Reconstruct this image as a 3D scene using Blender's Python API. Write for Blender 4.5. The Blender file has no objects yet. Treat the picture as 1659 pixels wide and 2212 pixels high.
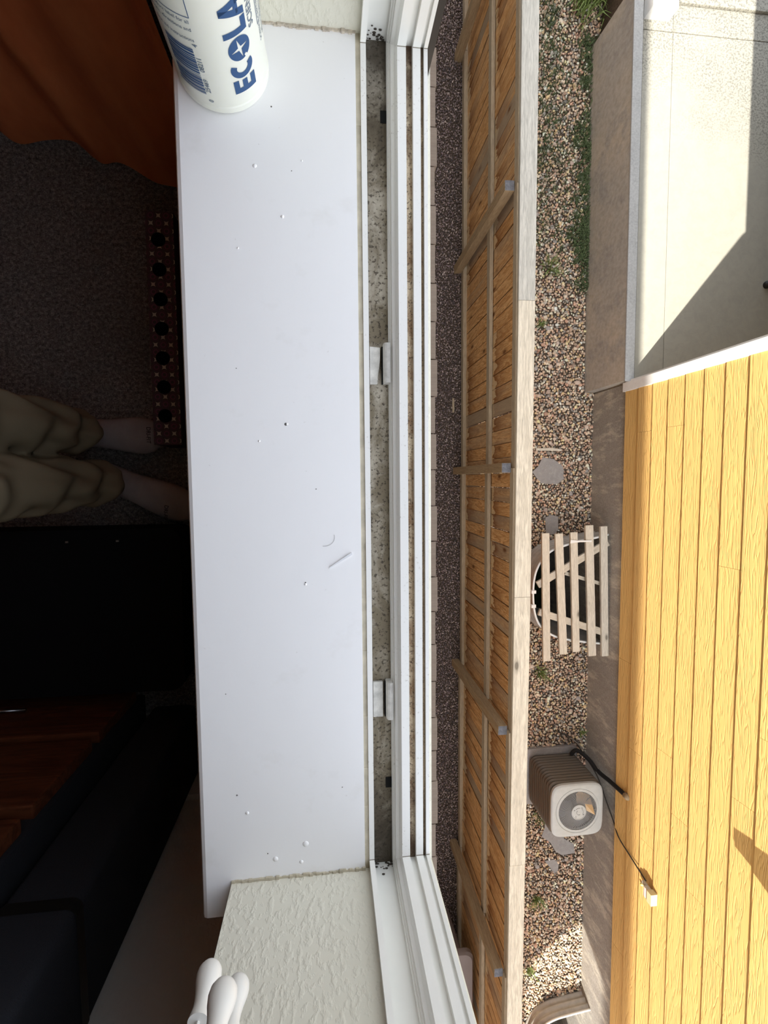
import bpy, bmesh, math, random
from math import sin, cos
import numpy as np
from mathutils import Vector, Matrix, noise
from mathutils.bvhtree import BVHTree
random.seed(7); RNG = np.random.default_rng(7)
scene = bpy.context.scene
COL = scene.collection
PI = math.pi

# ---------------------------------------------------------------- camera
cam_d = bpy.data.cameras.new('camera'); cam = bpy.data.objects.new('camera', cam_d); COL.objects.link(cam)
RX = Vector((0.9933005, -0.00875599, 0.11522784)); RY = Vector((-0.01660499, -0.99759225, 0.06733479)); RF = Vector((0.11436082, -0.06879704, -0.99105427))
M3 = Matrix((RX, -RY, -RF)).transposed()
cam.matrix_world = Matrix.Translation((0, 0, 1.30)) @ M3.to_4x4()
cam_d.sensor_fit = 'VERTICAL'; cam_d.sensor_height = 36.0; cam_d.lens = 1045.0 / 2212 * 36
cam_d.clip_start = 0.01; cam_d.clip_end = 200
scene.camera = cam
# ---------------------------------------------------------------- sky
SUN = Vector((.637, .771, -1.403)).normalized()
w = bpy.data.worlds.new('sky'); scene.world = w; w.use_nodes = True
nt = w.node_tree; nt.nodes.clear()
sky = nt.nodes.new('ShaderNodeTexSky'); sky.sky_type = 'NISHITA'; sky.sun_disc = False
sky.sun_elevation = math.radians(54.5); sky.sun_rotation = math.atan2(-SUN.x, -SUN.y)
sky.air_density = 1.0; sky.dust_density = 1.5; sky.ozone_density = 1.0
bg = nt.nodes.new('ShaderNodeBackground'); bg.inputs[1].default_value = 0.66
wo = nt.nodes.new('ShaderNodeOutputWorld')
hs = nt.nodes.new('ShaderNodeHueSaturation'); hs.inputs['Saturation'].default_value = 0.30
nt.links.new(sky.outputs[0], hs.inputs['Color']); nt.links.new(hs.outputs[0], bg.inputs[0]); nt.links.new(bg.outputs[0], wo.inputs[0])
# ---------------------------------------------------------------- sun
sd = bpy.data.lights.new('sun', 'SUN'); sd.energy = 9.6; sd.angle = math.radians(0.55); sd.color = (1.0, 0.95, 0.86)
so = bpy.data.objects.new('sun', sd); COL.objects.link(so); so.rotation_euler = SUN.to_track_quat('-Z', 'Y').to_euler()
# ---------------------------------------------------------------- exposure
scene.view_settings.view_transform = 'Standard'; scene.view_settings.look = 'None'
scene.view_settings.exposure = 0.0; scene.view_settings.gamma = 1.0; scene.view_settings.use_curve_mapping = False

# ================================================================ helpers
class MB:
    def __init__(s): s.v = []; s.f = []
    def add(s, vs, fs):
        n = len(s.v); s.v += [tuple(p) for p in vs]; s.f += [tuple(i + n for i in f) for f in fs]; return s
    def box(s, x0, x1, y0, y1, z0, z1):
        return s.add([(x, y, z) for z in (z0, z1) for y in (y0, y1) for x in (x0, x1)],
                     [(0, 2, 3, 1), (4, 5, 7, 6), (0, 1, 5, 4), (2, 6, 7, 3), (0, 4, 6, 2), (1, 3, 7, 5)])
    def prism(s, pts, axis, a, b):
        """polygon of 2-D points pushed along an axis from a to b"""
        def P(p, t): return {'x': (t, p[0], p[1]), 'y': (p[0], t, p[1]), 'z': (p[0], p[1], t)}[axis]
        n = len(pts)
        return s.add([P(p, a) for p in pts] + [P(p, b) for p in pts],
                     [tuple(range(n))[::-1], tuple(range(n, 2 * n))] + [(i, (i + 1) % n, n + (i + 1) % n, n + i) for i in range(n)])
    def loft(s, rings, closed=True, caps=True):
        n = len(rings[0]); vs = [p for r in rings for p in r]; fs = []
        for k in range(len(rings) - 1):
            for i in range(n if closed else n - 1):
                j = (i + 1) % n; fs.append((k * n + i, k * n + j, (k + 1) * n + j, (k + 1) * n + i))
        if caps and closed: fs += [tuple(range(n))[::-1], tuple(range((len(rings) - 1) * n, len(rings) * n))]
        return s.add(vs, fs)
    def tube(s, pts, r, n=8, caps=True):
        pts = [Vector(p) for p in pts]; rings = []; up = Vector((0, 0, 1))
        for i, p in enumerate(pts):
            d = (pts[min(i + 1, len(pts) - 1)] - pts[max(i - 1, 0)]).normalized()
            u = d.cross(up if abs(d.z) < .95 else Vector((1, 0, 0))).normalized(); v = d.cross(u)
            rr = r[i] if isinstance(r, (list, tuple)) else r
            rings.append([p + u * rr * math.cos(2 * PI * k / n) + v * rr * math.sin(2 * PI * k / n) for k in range(n)])
        return s.loft(rings, caps=caps)
    def lathe(s, prof, c=(0, 0, 0), n=24, caps=True):
        return s.loft([[(c[0] + r * math.cos(2 * PI * k / n), c[1] + r * math.sin(2 * PI * k / n), c[2] + z) for k in range(n)] for r, z in prof], caps=caps)

def put(o, parent=None, label=None, cat=None, group=None, kind=None):
    COL.objects.link(o)
    if parent: o.parent = parent
    for k, v in (('label', label), ('category', cat), ('group', group), ('kind', kind)):
        if v: o[k] = v
    return o
def fix_normals(me):
    bm = bmesh.new(); bm.from_mesh(me); bmesh.ops.recalc_face_normals(bm, faces=bm.faces); bm.to_mesh(me); bm.free()
def mesh(name, mb, m, smooth=False, bevel=0):
    me = bpy.data.meshes.new(name); me.from_pydata(mb.v, [], mb.f)
    if bevel:
        bm = bmesh.new(); bm.from_mesh(me); bmesh.ops.recalc_face_normals(bm, faces=bm.faces)
        bmesh.ops.bevel(bm, geom=[e for e in bm.edges if e.is_manifold and e.calc_face_angle(0) > .6], offset=bevel, segments=2, affect='EDGES', profile=.6, clamp_overlap=True)
        bm.to_mesh(me); bm.free()
    else: fix_normals(me)
    if smooth: me.shade_smooth()
    me.materials.append(m); return me
def obj(name, mb, m, parent=None, smooth=False, bevel=0, **kw):
    return put(bpy.data.objects.new(name, mesh(name, mb, m, smooth, bevel)), parent, **kw)
def smooth_angle(o, a=40):
    me = o.data; me.shade_smooth()
    bm = bmesh.new(); bm.from_mesh(me)
    for e in bm.edges:
        if not e.is_manifold or e.calc_face_angle(0) > math.radians(a): e.smooth = False
    bm.to_mesh(me); bm.free(); return o
def empty(name, loc=(0, 0, 0), rz=0, **kw):
    o = bpy.data.objects.new(name, None); o.location = loc; o.rotation_euler.z = rz; o.empty_display_size = .05
    return put(o, None, **kw)
def cp(src, parent=None, loc=None, **kw):
    o = src.copy()
    if loc is not None: o.location = loc
    for k in ('label', 'category', 'group', 'kind'):
        if k in kw or False:
            pass
    return put(o, parent, **kw)

# ---------------------------------------------------------------- materials
class Mat:
    def __init__(s, name, rough=.6, spec=.35, metal=0):
        s.m = bpy.data.materials.new(name); s.m.use_nodes = True; s.t = s.m.node_tree; s.b = s.t.nodes['Principled BSDF']
        s.b.inputs['Roughness'].default_value = rough; s.b.inputs['Specular IOR Level'].default_value = spec; s.b.inputs['Metallic'].default_value = metal
        s._co = None
    def n(s, typ, **kw):
        nd = s.t.nodes.new('ShaderNode' + typ)
        for k, v in kw.items():
            if k.startswith('i_'): nd.inputs[k[2:].replace('_', ' ')].default_value = v
            else: setattr(nd, k, v)
        return nd
    def l(s, a, b): s.t.links.new(a, b)
    def co(s, scale=(1, 1, 1), rnd=False):
        tc = s.n('TexCoord'); mp = s.n('Mapping'); mp.inputs['Scale'].default_value = scale
        if rnd:
            oi = s.n('ObjectInfo'); mu = s.n('MixRGB', blend_type='ADD'); mu.inputs[0].default_value = 1
            ml = s.n('Math', operation='MULTIPLY'); ml.inputs[1].default_value = 37.0
            s.l(oi.outputs['Random'], ml.inputs[0]); s.l(tc.outputs['Object'], mu.inputs[1]); s.l(ml.outputs[0], mu.inputs[2]); s.l(mu.outputs[0], mp.inputs[0])
        else: s.l(tc.outputs['Object'], mp.inputs[0])
        return mp.outputs[0]
    def noise(s, co, scale, detail=4, rough=.6, dist=0):
        nd = s.n('TexNoise'); nd.inputs['Scale'].default_value = scale; nd.inputs['Detail'].default_value = detail
        nd.inputs['Roughness'].default_value = rough; nd.inputs['Distortion'].default_value = dist; s.l(co, nd.inputs['Vector']); return nd.outputs['Fac']
    def ramp(s, f, stops, interp='LINEAR'):
        r = s.n('ValToRGB'); r.color_ramp.interpolation = interp; e = r.color_ramp.elements
        while len(e) < len(stops): e.new(.5)
        for x, (p, c) in zip(e, stops): x.position = p; x.color = (*c, 1) if len(c) == 3 else c
        s.l(f, r.inputs[0]); return r.outputs['Color']
    def mix(s, f, a, b, mode='MIX'):
        m = s.n('MixRGB', blend_type=mode)
        for i, x in enumerate((f, a, b)):
            if hasattr(x, 'is_linked'): s.l(x, m.inputs[i])
            elif i == 0: m.inputs[0].default_value = x
            else: m.inputs[i].default_value = (*x, 1)
        return m.outputs[0]
    def math(s, op, a, b=None, clamp=False):
        m = s.n('Math', operation=op, use_clamp=clamp)
        for i, x in enumerate((a, b)):
            if x is None: continue
            if hasattr(x, 'is_linked'): s.l(x, m.inputs[i])
            else: m.inputs[i].default_value = x
        return m.outputs[0]
    def sep(s, co):
        x = s.n('SeparateXYZ'); s.l(co, x.inputs[0]); return x.outputs
    def base(s, c):
        if hasattr(c, 'is_linked'): s.l(c, s.b.inputs['Base Color'])
        else: s.b.inputs['Base Color'].default_value = (*c, 1)
        return s
    def bump(s, h, strength=.3, dist=.01):
        b = s.n('Bump'); b.inputs['Strength'].default_value = strength; b.inputs['Distance'].default_value = dist
        s.l(h, b.inputs['Height']); s.l(b.outputs[0], s.b.inputs['Normal']); return s

BW = lambda v: (v, v, v)
def plain(name, c, rough=.5, spec=.35, metal=0, var=.0, vscale=8, bump=0, bscale=60):
    M = Mat(name, rough, spec, metal); co = M.co()
    if var: M.base(M.ramp(M.noise(co, vscale, 5), [(.3, tuple(x * (1 - var) for x in c)), (.7, tuple(min(1, x * (1 + var)) for x in c))]))
    else: M.base(c)
    if bump: M.bump(M.noise(co, bscale, 3), bump, .004)
    return M.m
def wood(name, ca, cb, dark, scale, knots=0, gray=None, bump=.25, stain=None, rough=.8, ring=9):
    """scale: mapping scale, small along the grain"""
    M = Mat(name, rough, .15); co = M.co(scale, rnd=True)
    n1 = M.noise(co, 1.6, 4, .55, .6)
    rings = M.math('FRACT', M.math('MULTIPLY', n1, ring))
    col = M.mix(M.ramp(rings, [(0, BW(0)), (.5, BW(.55)), (.8, BW(1)), (1, BW(.2))]), ca, cb)
    fine = M.noise(M.co(tuple(x * 4 for x in scale), rnd=True), 5, 5, .7)
    col = M.mix(M.ramp(fine, [(.45, BW(0)), (.75, BW(.7))]), col, dark)
    if gray:
        oi = M.n('ObjectInfo'); gn = M.noise(co, .8, 3)
        f = M.math('MULTIPLY', M.ramp(M.math('ADD', M.math('MULTIPLY', oi.outputs['Random'], .8), M.math('MULTIPLY', gn, .5)), [(.72, BW(0)), (.95, BW(1))]), .8)
        col = M.mix(f, col, gray)
    if stain:
        tc = M.n('TexCoord'); z = M.sep(tc.outputs['Object'])[2]
        oi2 = M.n('ObjectInfo')
        wob = M.math('MULTIPLY', M.math('SUBTRACT', M.noise(M.co((15, 15, 5), rnd=True), 1.0, 3, .5, .4), .5), .36)
        zz = M.math('ADD', z, wob)
        ye = M.math('ABSOLUTE', M.sep(tc.outputs['Object'])[1]); col = M.mix(M.ramp(M.math('MULTIPLY', ye, 10), [(.645, BW(0)), (.69, BW(.8))]), col, (.10, .05, .022))  # dark shade of the seams between boards, painted along the picket edges
        pick = M.ramp(M.math('FRACT', M.math('MULTIPLY', oi2.outputs['Random'], 7.3)), [(.15, BW(.25)), (.6, BW(1))])
        for (z0, wid) in stain:
            t = M.math('DIVIDE', M.math('SUBTRACT', zz, z0 + .055), wid)
            m = M.ramp(t, [(0, BW(0)), (.03, BW(1)), (.15, BW(.7)), (.45, BW(.4)), (1.0, BW(0))])
            col = M.mix(M.math('MULTIPLY', M.math('MULTIPLY', m, pick), .9), col, (.20, .07, .018))
            t2 = M.math('DIVIDE', M.math('SUBTRACT', zz, z0 - .08), .14)
            col = M.mix(M.math('MULTIPLY', M.ramp(t2, [(0, BW(0)), (.2, BW(.75)), (.92, BW(.75)), (1.0, BW(0))]), pick), col, (.62, .47, .28))
    if knots:
        v = M.n('TexVoronoi'); v.inputs['Scale'].default_value = knots; M.l(M.co(tuple(1 if x > max(scale) * .5 else .45 for x in scale), rnd=True), v.inputs['Vector'])
        col = M.mix(M.ramp(v.outputs['Distance'], [(.07, BW(.9)), (.11, BW(.35)), (.20, BW(0))]), col, tuple(x * .6 for x in dark))
    M.base(col); M.bump(M.math('ADD', fine, rings), bump, .003); return M.m

# ---- setting
m_sill = None
def mk_sill():
    M = Mat('sill_paint', .38, .4); co = M.co()
    sp = M.noise(co, 160, 2); col = M.mix(M.ramp(sp, [(.74, BW(0)), (.78, BW(.5))]), (.93, .925, .92), (.6, .58, .54))
    st = M.noise(co, 14, 5, .65); col = M.mix(M.ramp(st, [(.60, BW(0)), (.74, BW(.35))]), col, (.78, .76, .72))
    M.base(col); M.bump(M.math('ADD', M.math('MULTIPLY', M.noise(co, 45, 3), .5), M.noise(co, 9, 2)), .12, .004); return M.m
M_SILL = mk_sill()
def mk_vinyl():
    M = Mat('white_vinyl', .35, .4); co = M.co()
    sp = M.noise(co, 330, 3, .7); d = M.noise(co, 22, 4)
    col = M.mix(M.math('MULTIPLY', M.ramp(sp, [(.60, BW(0)), (.72, BW(.75))]), M.ramp(d, [(.45, BW(.1)), (.65, BW(1))])), (.88, .87, .83), (.38, .33, .26))
    M.base(col); return M.m
M_VINYL = mk_vinyl()
M_VCLEAN = plain('clean_vinyl', (.86, .855, .81), .35, .4, var=.03, vscale=20)
def mk_grime(name, a, b, c, sc, t=.5):
    M = Mat(name, .75, .2); co = M.co((1, .55, 1))
    big = M.noise(co, sc, 6, .7, .6); sm = M.noise(M.co(), sc * 9, 3, .6); bl = M.noise(M.co(), sc * .35, 3, .6)
    col = M.mix(M.ramp(M.math('ADD', M.math('MULTIPLY', big, .6), M.math('MULTIPLY', bl, .4)), [(t - .09, BW(0)), (t + .07, BW(1))]), a, b)
    col = M.mix(M.ramp(sm, [(.54, BW(0)), (.64, BW(.85))]), col, c)
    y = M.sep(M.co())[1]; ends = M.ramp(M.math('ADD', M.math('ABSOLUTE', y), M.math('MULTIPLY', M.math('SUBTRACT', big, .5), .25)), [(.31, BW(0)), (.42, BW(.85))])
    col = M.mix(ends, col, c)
    M.base(col); M.bump(M.math('ADD', big, sm), .5, .002); return M.m
M_GRIME = mk_grime('moldy_channel', (.54, .49, .40), (.21, .175, .12), (.055, .044, .032), 30, .47)
M_GROOVE = mk_grime('rusty_groove', (.72, .60, .43), (.33, .21, .12), (.08, .05, .035), 60, .5)
M_GROOVE2 = mk_grime('brown_groove', (.40, .31, .20), (.28, .205, .125), (.10, .07, .05), 80, .5)
def mk_drywall(c, name, s=.6):
    M = Mat(name, .6, .25); co = M.co((1, 1, .75)); n = M.noise(M.co((1.2, 1, .7)), 150, 3, .5, .1)
    M.base(c); M.bump(M.ramp(n, [(.46, BW(0)), (.68, BW(1))], 'EASE'), s, .003); return M.m
M_RET = mk_drywall((.70, .675, .57), 'textured_plaster', .26)
M_WALLIN = mk_drywall((.72, .70, .66), 'interior_plaster', .2)
M_CAULK = plain('aged_caulk', (.50, .45, .34), .6, var=.2, vscale=60)
def mk_carpet():
    M = Mat('carpet', .95, .05); co = M.co((1, 1, 1)); a = M.math('ADD', M.math('MULTIPLY', M.noise(co, 330, 4, .8), .6), M.math('MULTIPLY', M.noise(co, 120, 3, .6), .4)); b = M.noise(co, 5, 3)
    col = M.ramp(a, [(.36, (.06, .057, .055)), (.5, (.34, .325, .31)), (.62, (.80, .77, .74))])
    M.base(M.mix(M.ramp(b, [(.3, BW(.0)), (.7, BW(.35))]), col, (.14, .135, .13))); M.bump(a, 1, .012); return M.m
M_CARPET = mk_carpet()
M_BRICK = plain('tan_brick', (.205, .158, .125), .85, .15, var=.12, vscale=25, bump=.3)
M_DARKTRIM = plain('brown_trim', (.045, .038, .032), .6)
M_MORTAR = plain('mortar', (.30, .26, .22), .9, var=.15, vscale=30)
M_EXT = plain('stucco_exterior', (.45, .40, .34), .9, var=.06, vscale=10)
M_ROOF = plain('roof_shingle', (.12, .11, .10), .9, var=.2, vscale=30)
def mk_conc(name, a, b, c, sc=3, zstreak=False, bump=.3):
    M = Mat(name, .85, .2); co = M.co((1, 1, .35) if zstreak else (1, 1, 1)); n = M.noise(co, sc, 8, .68, .4); f = M.noise(M.co(), sc * 22, 3)
    col = M.mix(M.ramp(n, [(.35, BW(0)), (.62, BW(1))]), a, b)
    n2 = M.noise(co, sc * 2.6, 8, .75, .15); col = M.mix(M.ramp(n2, [(.51, BW(0)), (.62, BW(.75))]), col, c)
    M.base(M.mix(.18, col, M.ramp(f, [(.3, BW(.2)), (.7, BW(.8))]))); M.bump(M.math('ADD', n2, M.math('MULTIPLY', f, .4)), bump, .01); return M.m
M_FOUND = mk_conc('foundation_concrete', (.24, .215, .18), (.31, .28, .235), (.56, .51, .41), 2.6, True)
M_CURB = mk_conc('curb_concrete', (.50, .42, .31), (.38, .345, .29), (.29, .265, .235), .9)
M_CURBTOP = mk_conc('curb_top_concrete', (.40, .40, .38), (.36, .36, .345), (.32, .32, .305), 2, bump=.12)
def mk_slab():
    M = Mat('patio_concrete', .85, .2); co = M.co()
    n = M.noise(co, 9, 7, .75, .5); r = M.noise(co, 1.1, 4); sp = M.noise(co, 48, 5, .7)
    col = M.mix(M.ramp(n, [(.42, BW(0)), (.62, BW(.5))]), (.37, .355, .30), (.30, .29, .25))
    y = M.sep(co)[1]; x = M.sep(co)[0]
    m = M.math('MULTIPLY', M.ramp(sp, [(.50, BW(0)), (.56, BW(1))], 'EASE'), M.ramp(M.math('ADD', M.math('MULTIPLY', y, .155), M.math('MULTIPLY', r, .55)), [(.82, BW(0)), (1.08, BW(.8))]))
    col = M.mix(m, col, (.17, .165, .14)); M.base(col); M.bump(n, .15, .004); return M.m
M_SLAB = mk_slab()
def mk_siding():
    M = Mat('yellow_siding', .62, .25); co = M.co((.2, .32, 4.2), rnd=True)
    n = M.noise(co, 3.2, 3, .5, .25); r = M.math('FRACT', M.math('MULTIPLY', n, 10)); big = M.noise(M.co((1, .5, 4), rnd=True), 1.2, 4)
    col = M.mix(M.ramp(big, [(.35, BW(0)), (.7, BW(1))]), (.68, .425, .145), (.62, .385, .135))
    col = M.mix(M.ramp(r, [(.0, BW(.35)), (.16, BW(0)), (.9, BW(0)), (1, BW(.35))]), col, (.47, .28, .09))
    M.base(col); M.bump(M.ramp(r, [(0, BW(0)), (.3, BW(1)), (.8, BW(.9)), (1, BW(0))]), .6, .004); return M.m
M_SIDING = mk_siding()
M_WTRIM = plain('white_trim', (.80, .80, .78), .5, var=.04, vscale=30, bump=.15, bscale=120)
# ---- fence
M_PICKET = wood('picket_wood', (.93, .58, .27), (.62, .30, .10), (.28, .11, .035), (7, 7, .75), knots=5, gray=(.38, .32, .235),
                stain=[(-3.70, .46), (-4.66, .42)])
M_CAP = wood('pale_cap_wood', (.82, .73, .57), (.62, .545, .42), (.30, .255, .19), (9, .55, 9), knots=5, ring=6)
M_CAPG = wood('gray_cap_wood', (.66, .62, .53), (.50, .47, .40), (.22, .205, .175), (9, .55, 9), knots=5, ring=6)
M_RAIL = wood('rail_wood', (.52, .42, .29), (.43, .34, .235), (.22, .16, .10), (8, .6, 8), ring=5)
M_SLATX = wood('support_wood', (.66, .58, .46), (.56, .49, .38), (.28, .23, .17), (.7, 10, 10), ring=6)
M_POST = wood('post_wood', (.46, .33, .19), (.36, .25, .14), (.17, .10, .05), (9, 9, .7), ring=6)
M_SLAT = wood('slat_wood', (.72, .65, .53), (.60, .54, .43), (.30, .26, .20), (10, .7, 10), knots=6, ring=6)

# ================================================================ our room and house wall
XW0, XW1 = -.108, .115           # window wall: inner and outer face
YB, YT = -.4256, .4333           # drywall opening
ZS, ZH = .80, 1.95
def S(name, mb, m, parent=None, **kw):
    return obj(name, mb, m, parent, kind=None if parent else 'structure', **kw)
wb = MB()
for (xa, xb, ya, yb, za, zb) in ((XW0, .0384, YB, YT, ZS - .021, ZH), (.0384, XW1, -.4502, .4582, .7655, 1.934)):
    wb.box(xa, xb, -9.2, ya, -.3, 2.69); wb.box(xa, xb, yb, 8, -.3, 2.69)
    wb.box(xa, xb, ya, yb, -.3, za); wb.box(xa, xb, ya, yb, zb, 2.69)
ww = S('wall_window', wb, M_RET)
S('floor', MB().box(-4.2, XW0, -.92, 3.3, -.12, 0), M_CARPET)
S('ceiling', MB().box(-4.2, XW0, -.92, 3.3, 2.42, 2.54), M_WALLIN)
S('wall_right', MB().box(-4.2, XW0, -.92, -.80, 0, 2.42), M_WALLIN)
S('wall_left', MB().box(-4.2, XW0, 3.2, 3.32, 0, 2.42), M_WALLIN)
S('wall_back', MB().box(-4.32, -4.2, -.92, 3.32, 0, 2.42), M_WALLIN)
S('baseboard_right', MB().box(-4.2, XW0 - .0, -.80, -.786, 0, .09), M_WTRIM)
# exterior lower wall, brick veneer with a rowlock ledge
low = MB(); low.box(-5, .19, -8.95, 8, -4.85, -.31); low.box(.117, .19, -8.95, 8, -.31, .335)
S('exterior_wall', low, M_EXT)
endw = MB()  # unseen house end, slanted to shape the shadow edge on gravel and foundation
endw.add([(-5, -8.9, -4.85), (.115, -8.9, -4.85), (.115, -8.95, -4.85), (-5, -8.95, -4.85),
          (-5, -8.9, 2.69), (.115, -8.9, 2.69), (.115, -10.33, 2.69), (-5, -10.33, 2.69)],
         [(0, 3, 2, 1), (4, 5, 6, 7), (0, 1, 5, 4), (3, 7, 6, 2), (0, 4, 7, 3), (1, 2, 6, 5)])
S('exterior_shadow_wall', endw, M_EXT)
ra = MB(); ra.prism([(.45, 2.69), (.45, 2.985), (-2.6, 4.3), (-5.6, 2.985), (-5.6, 2.69)], 'y', -10.45, 8.5)
ra.box(.33, .45, -14.5, -10.45, 2.69, 2.985)  # unseen beam added past the roof end to cast the shadow band
S('roof_eave', ra, M_ROOF)
# rowlock ledge
ledge = empty('brick_ledge', (.15, 0, .36), kind='structure'); ledge['label'] = 'tan brick ledge running along the outer wall below the window'
obj('mortar_bed', MB().box(-.035, .043, -9, 5, -.025, .036), M_MORTAR, ledge)
ys = [.4955, .4268, .358, .2891, .2205, .152, .0835, .0159, -.0523, -.1199, -.1888, -.2565, -.3213, -.395, -.4676, -.535, -.597, -.6863]
while ys[-1] > -1.9: ys.append(ys[-1] - .068)
ys = [ys[0] + .068 * k for k in range(12, 0, -1)] + ys
bme = None
for i in range(len(ys) - 1):
    L = ys[i] - ys[i + 1] - .0022; st = (.0, -.0018, .0012, -.0008, .002, -.0022)[i % 6]
    if bme is None: bme = mesh('brick', MB().box(-.05, .054, -.5, .5, -.03, .04), M_BRICK, bevel=0)
    b = bpy.data.objects.new('brick', bme); b.location = (st, (ys[i] + ys[i + 1]) / 2, random.uniform(-.0006, .0006)); b.scale = (1, L, 1); put(b, ledge)

# ---------------------------------------------------------------- window
win = empty('window_1', (.07, 0, ZS), kind='structure'); win['label'] = 'white vinyl slider window frame with its painted sill'
def W(name, mb, m, **kw):
    o = obj(name, mb, m, win, **kw); o.location = -Vector(win.location); return o
# painted board with rounded nose and horns
nose = [(-.134, .781), (-.1375, .7835), (-.1395, .788), (-.1395, .794), (-.1375, .7985), (-.134, .80)]
sm = MB(); sm.prism([(.0335, .80), (.0335, .781)] + nose, 'y', YB, YT)
sm.prism([(XW0, .80), (XW0, .781)] + nose, 'y', -.4625, YB); sm.prism([(XW0, .80), (XW0, .781)] + nose, 'y', YT, .47)
sill = W('window_sill', sm, M_SILL); sill['label'] = 'glossy white painted sill board with specks and scuffs'
# vinyl frame profile: (x, depth below the ledge plane)
PROF = {'inner_strip': [(.0384, .03), (.0384, 0), (.0439, 0), (.0439, .022)],
        'inner_rib': [(.0662, .0215), (.0662, .015), (.0675, .015), (.0675, .012), (.0690, .012), (.0692, .008), (.0722, .006), (.0735, .002), (.0748, 0), (.0835, 0), (.0835, .0065)],
        'middle_rib': [(.0903, .0065), (.0903, 0), (.0981, 0), (.0981, .0045)],
        'outer_rib': [(.1015, .0045), (.1015, 0), (.1052, 0), (.1052, .035)]}
FLOORS = {'channel_floor': (.0439, .0662, .022), 'screen_groove': (.0835, .0903, .006), 'outer_groove': (.0981, .1015, .004)}
Y0, Y1, Z0, Z1 = -.4162, .4242, .7995, 1.90
def corner(k, d):
    return [(Y0 - d, Z0 - d), (Y1 + d, Z0 - d), (Y1 + d, Z1 + d), (Y0 - d, Z1 + d)][k]
SEG = [('sill_rail', 0, 1), ('jamb', 1, 2), ('head', 2, 3), ('jamb', 3, 0)]
for k, (nm, a, b) in enumerate(SEG):
    for pn, pr in PROF.items():
        mb = MB(); n = len(pr); lo = pr[0][1] if pn != 'x' else 0
        ra_, rb_ = [], []
        for (x, d) in pr:
            ra_.append((x, *corner(a, d))); rb_.append((x, *corner(b, d)))
        # close the back so each rib is solid
        dd = .034
        ra_ += [(pr[-1][0], *corner(a, dd)), (pr[0][0], *corner(a, dd))]; rb_ += [(pr[-1][0], *corner(b, dd)), (pr[0][0], *corner(b, dd))]
        mb.loft([ra_, rb_])
        W('frame_rib', mb, M_VINYL if k == 0 else M_VCLEAN)
    for fn, (xa, xb, d) in FLOORS.items():
        mb = MB(); mb.loft([[(xa, *corner(a, d)), (xb, *corner(a, d)), (xb, *corner(a, .033)), (xa, *corner(a, .033))], [(xa, *corner(b, d)), (xb, *corner(b, d)), (xb, *corner(b, .033)), (xa, *corner(b, .033))]])
        m = M_VCLEAN if k else {'channel_floor': M_GRIME, 'screen_groove': M_GROOVE, 'outer_groove': M_GROOVE2}[fn]
        o = W(fn, mb, m)
        if not k: o['label'] = {'channel_floor': 'channel floor spotted with black and brown mold', 'screen_groove': 'narrow groove full of rusty dirt', 'outer_groove': 'thin brown outer groove'}[fn]
# mold creeping up both ends of the channel, dirt lines at the mitres
for (y, s) in ((Y1, 1), (Y0, -1)):
    mb = MB()
    for q in range(26):
        x = random.uniform(.045, .0655); yy = y + s * .0215; z = Z0 - .021 + abs(random.gauss(0, .006)); r = random.uniform(.0006, .002)
        mb.add([(x + r * math.cos(t * PI / 3), yy, z + r * .8 * math.sin(t * PI / 3)) for t in range(6)] + [(x, yy - s * .0006, z)], [(t, (t + 1) % 6, 6) for t in range(6)])
    W('mold_spots', mb, plain('mold', (.06, .05, .04), .9))['kind'] = 'stuff'
    for (xa, xb) in ((.0384, .0439), (.0748, .0835), (.0903, .0981), (.1015, .1052)):
        W('mitre_seam', MB().box(xa, xb, y - .0004, y + .0006, Z0, Z0 + .0004), plain('seam_dirt', (.22, .19, .14), .9))
mc = plain('hole_black', (.004, .004, .004), .9)
for yy, xx in ((.3722, .0655), (-.343, .068 - .003)):
    W('weep_hole', MB().box(xx - .0055, xx + .001, yy - .006, yy + .006, ZS - .0226, ZS - .0216), mc)
# the two clips in the channel
M_CLIP = plain('clip_plastic', (.62, .60, .55), .6, var=.22, vscale=120)
for (ya, yb, crack) in ((.1390, .1000, True), (-.2243, -.2640, False)):
    mb = MB()
    if crack: mb.prism([(.0462, ya), (.0570, ya - .001), (.0570, ya - .012), (.0560, ya - .022), (.0545, ya - .030), (.0540, yb), (.0462, yb)], 'z', ZS - .0222, ZS - .0185)
    else: mb.prism([(.0462, ya), (.0568, ya), (.0568, yb), (.0462, yb)], 'z', ZS - .0222, ZS - .0185)
    c = W('track_clip', mb, M_CLIP); c['label'] = ('cracked flat plate of the clip nearer the bottle' if crack else 'square flat plate of the clip farther from the bottle')
    mb = MB(); mb.prism([(.0600, ZS - .022), (.0600, ZS - .013), (.0612, ZS - .0095), (.0632, ZS - .0085), (.0668, ZS - .0085), (.0668, ZS - .022)], 'y', ya + .002, yb)
    W('clip_block', mb, M_CLIP, bevel=.0005)
    W('clip_slot', MB().box(.0588, .0600, yb - .0, ya, ZS - .022, ZS - .018), mc)
cm = MB()
for i in range(60):
    ya = YB + (YT - YB) * i / 60; yb = YB + (YT - YB) * (i + 1) / 60
    cm.box(.0325, .0386, ya, yb, ZS - .02, ZS - .0015 + random.uniform(-.0004, .0004))
W('caulk_bead', cm, M_CAULK)
# caulk along the two returns
for y, s in ((YB, 1), (YT, -1)):
    mb = MB()
    for i in range(40):
        xa = XW0 + .142 * i / 40; mb.box(xa, xa + .142 / 40, y - .001 * 0, y + s * (.0022 + random.uniform(-.0008, .0012)), ZS - .002, ZS + .0018 + random.uniform(-.0006, .0008))
    W('caulk_line', mb, M_CAULK if s > 0 else plain('old_caulk', (.5, .44, .36), .7, var=.35, vscale=200))
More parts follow.
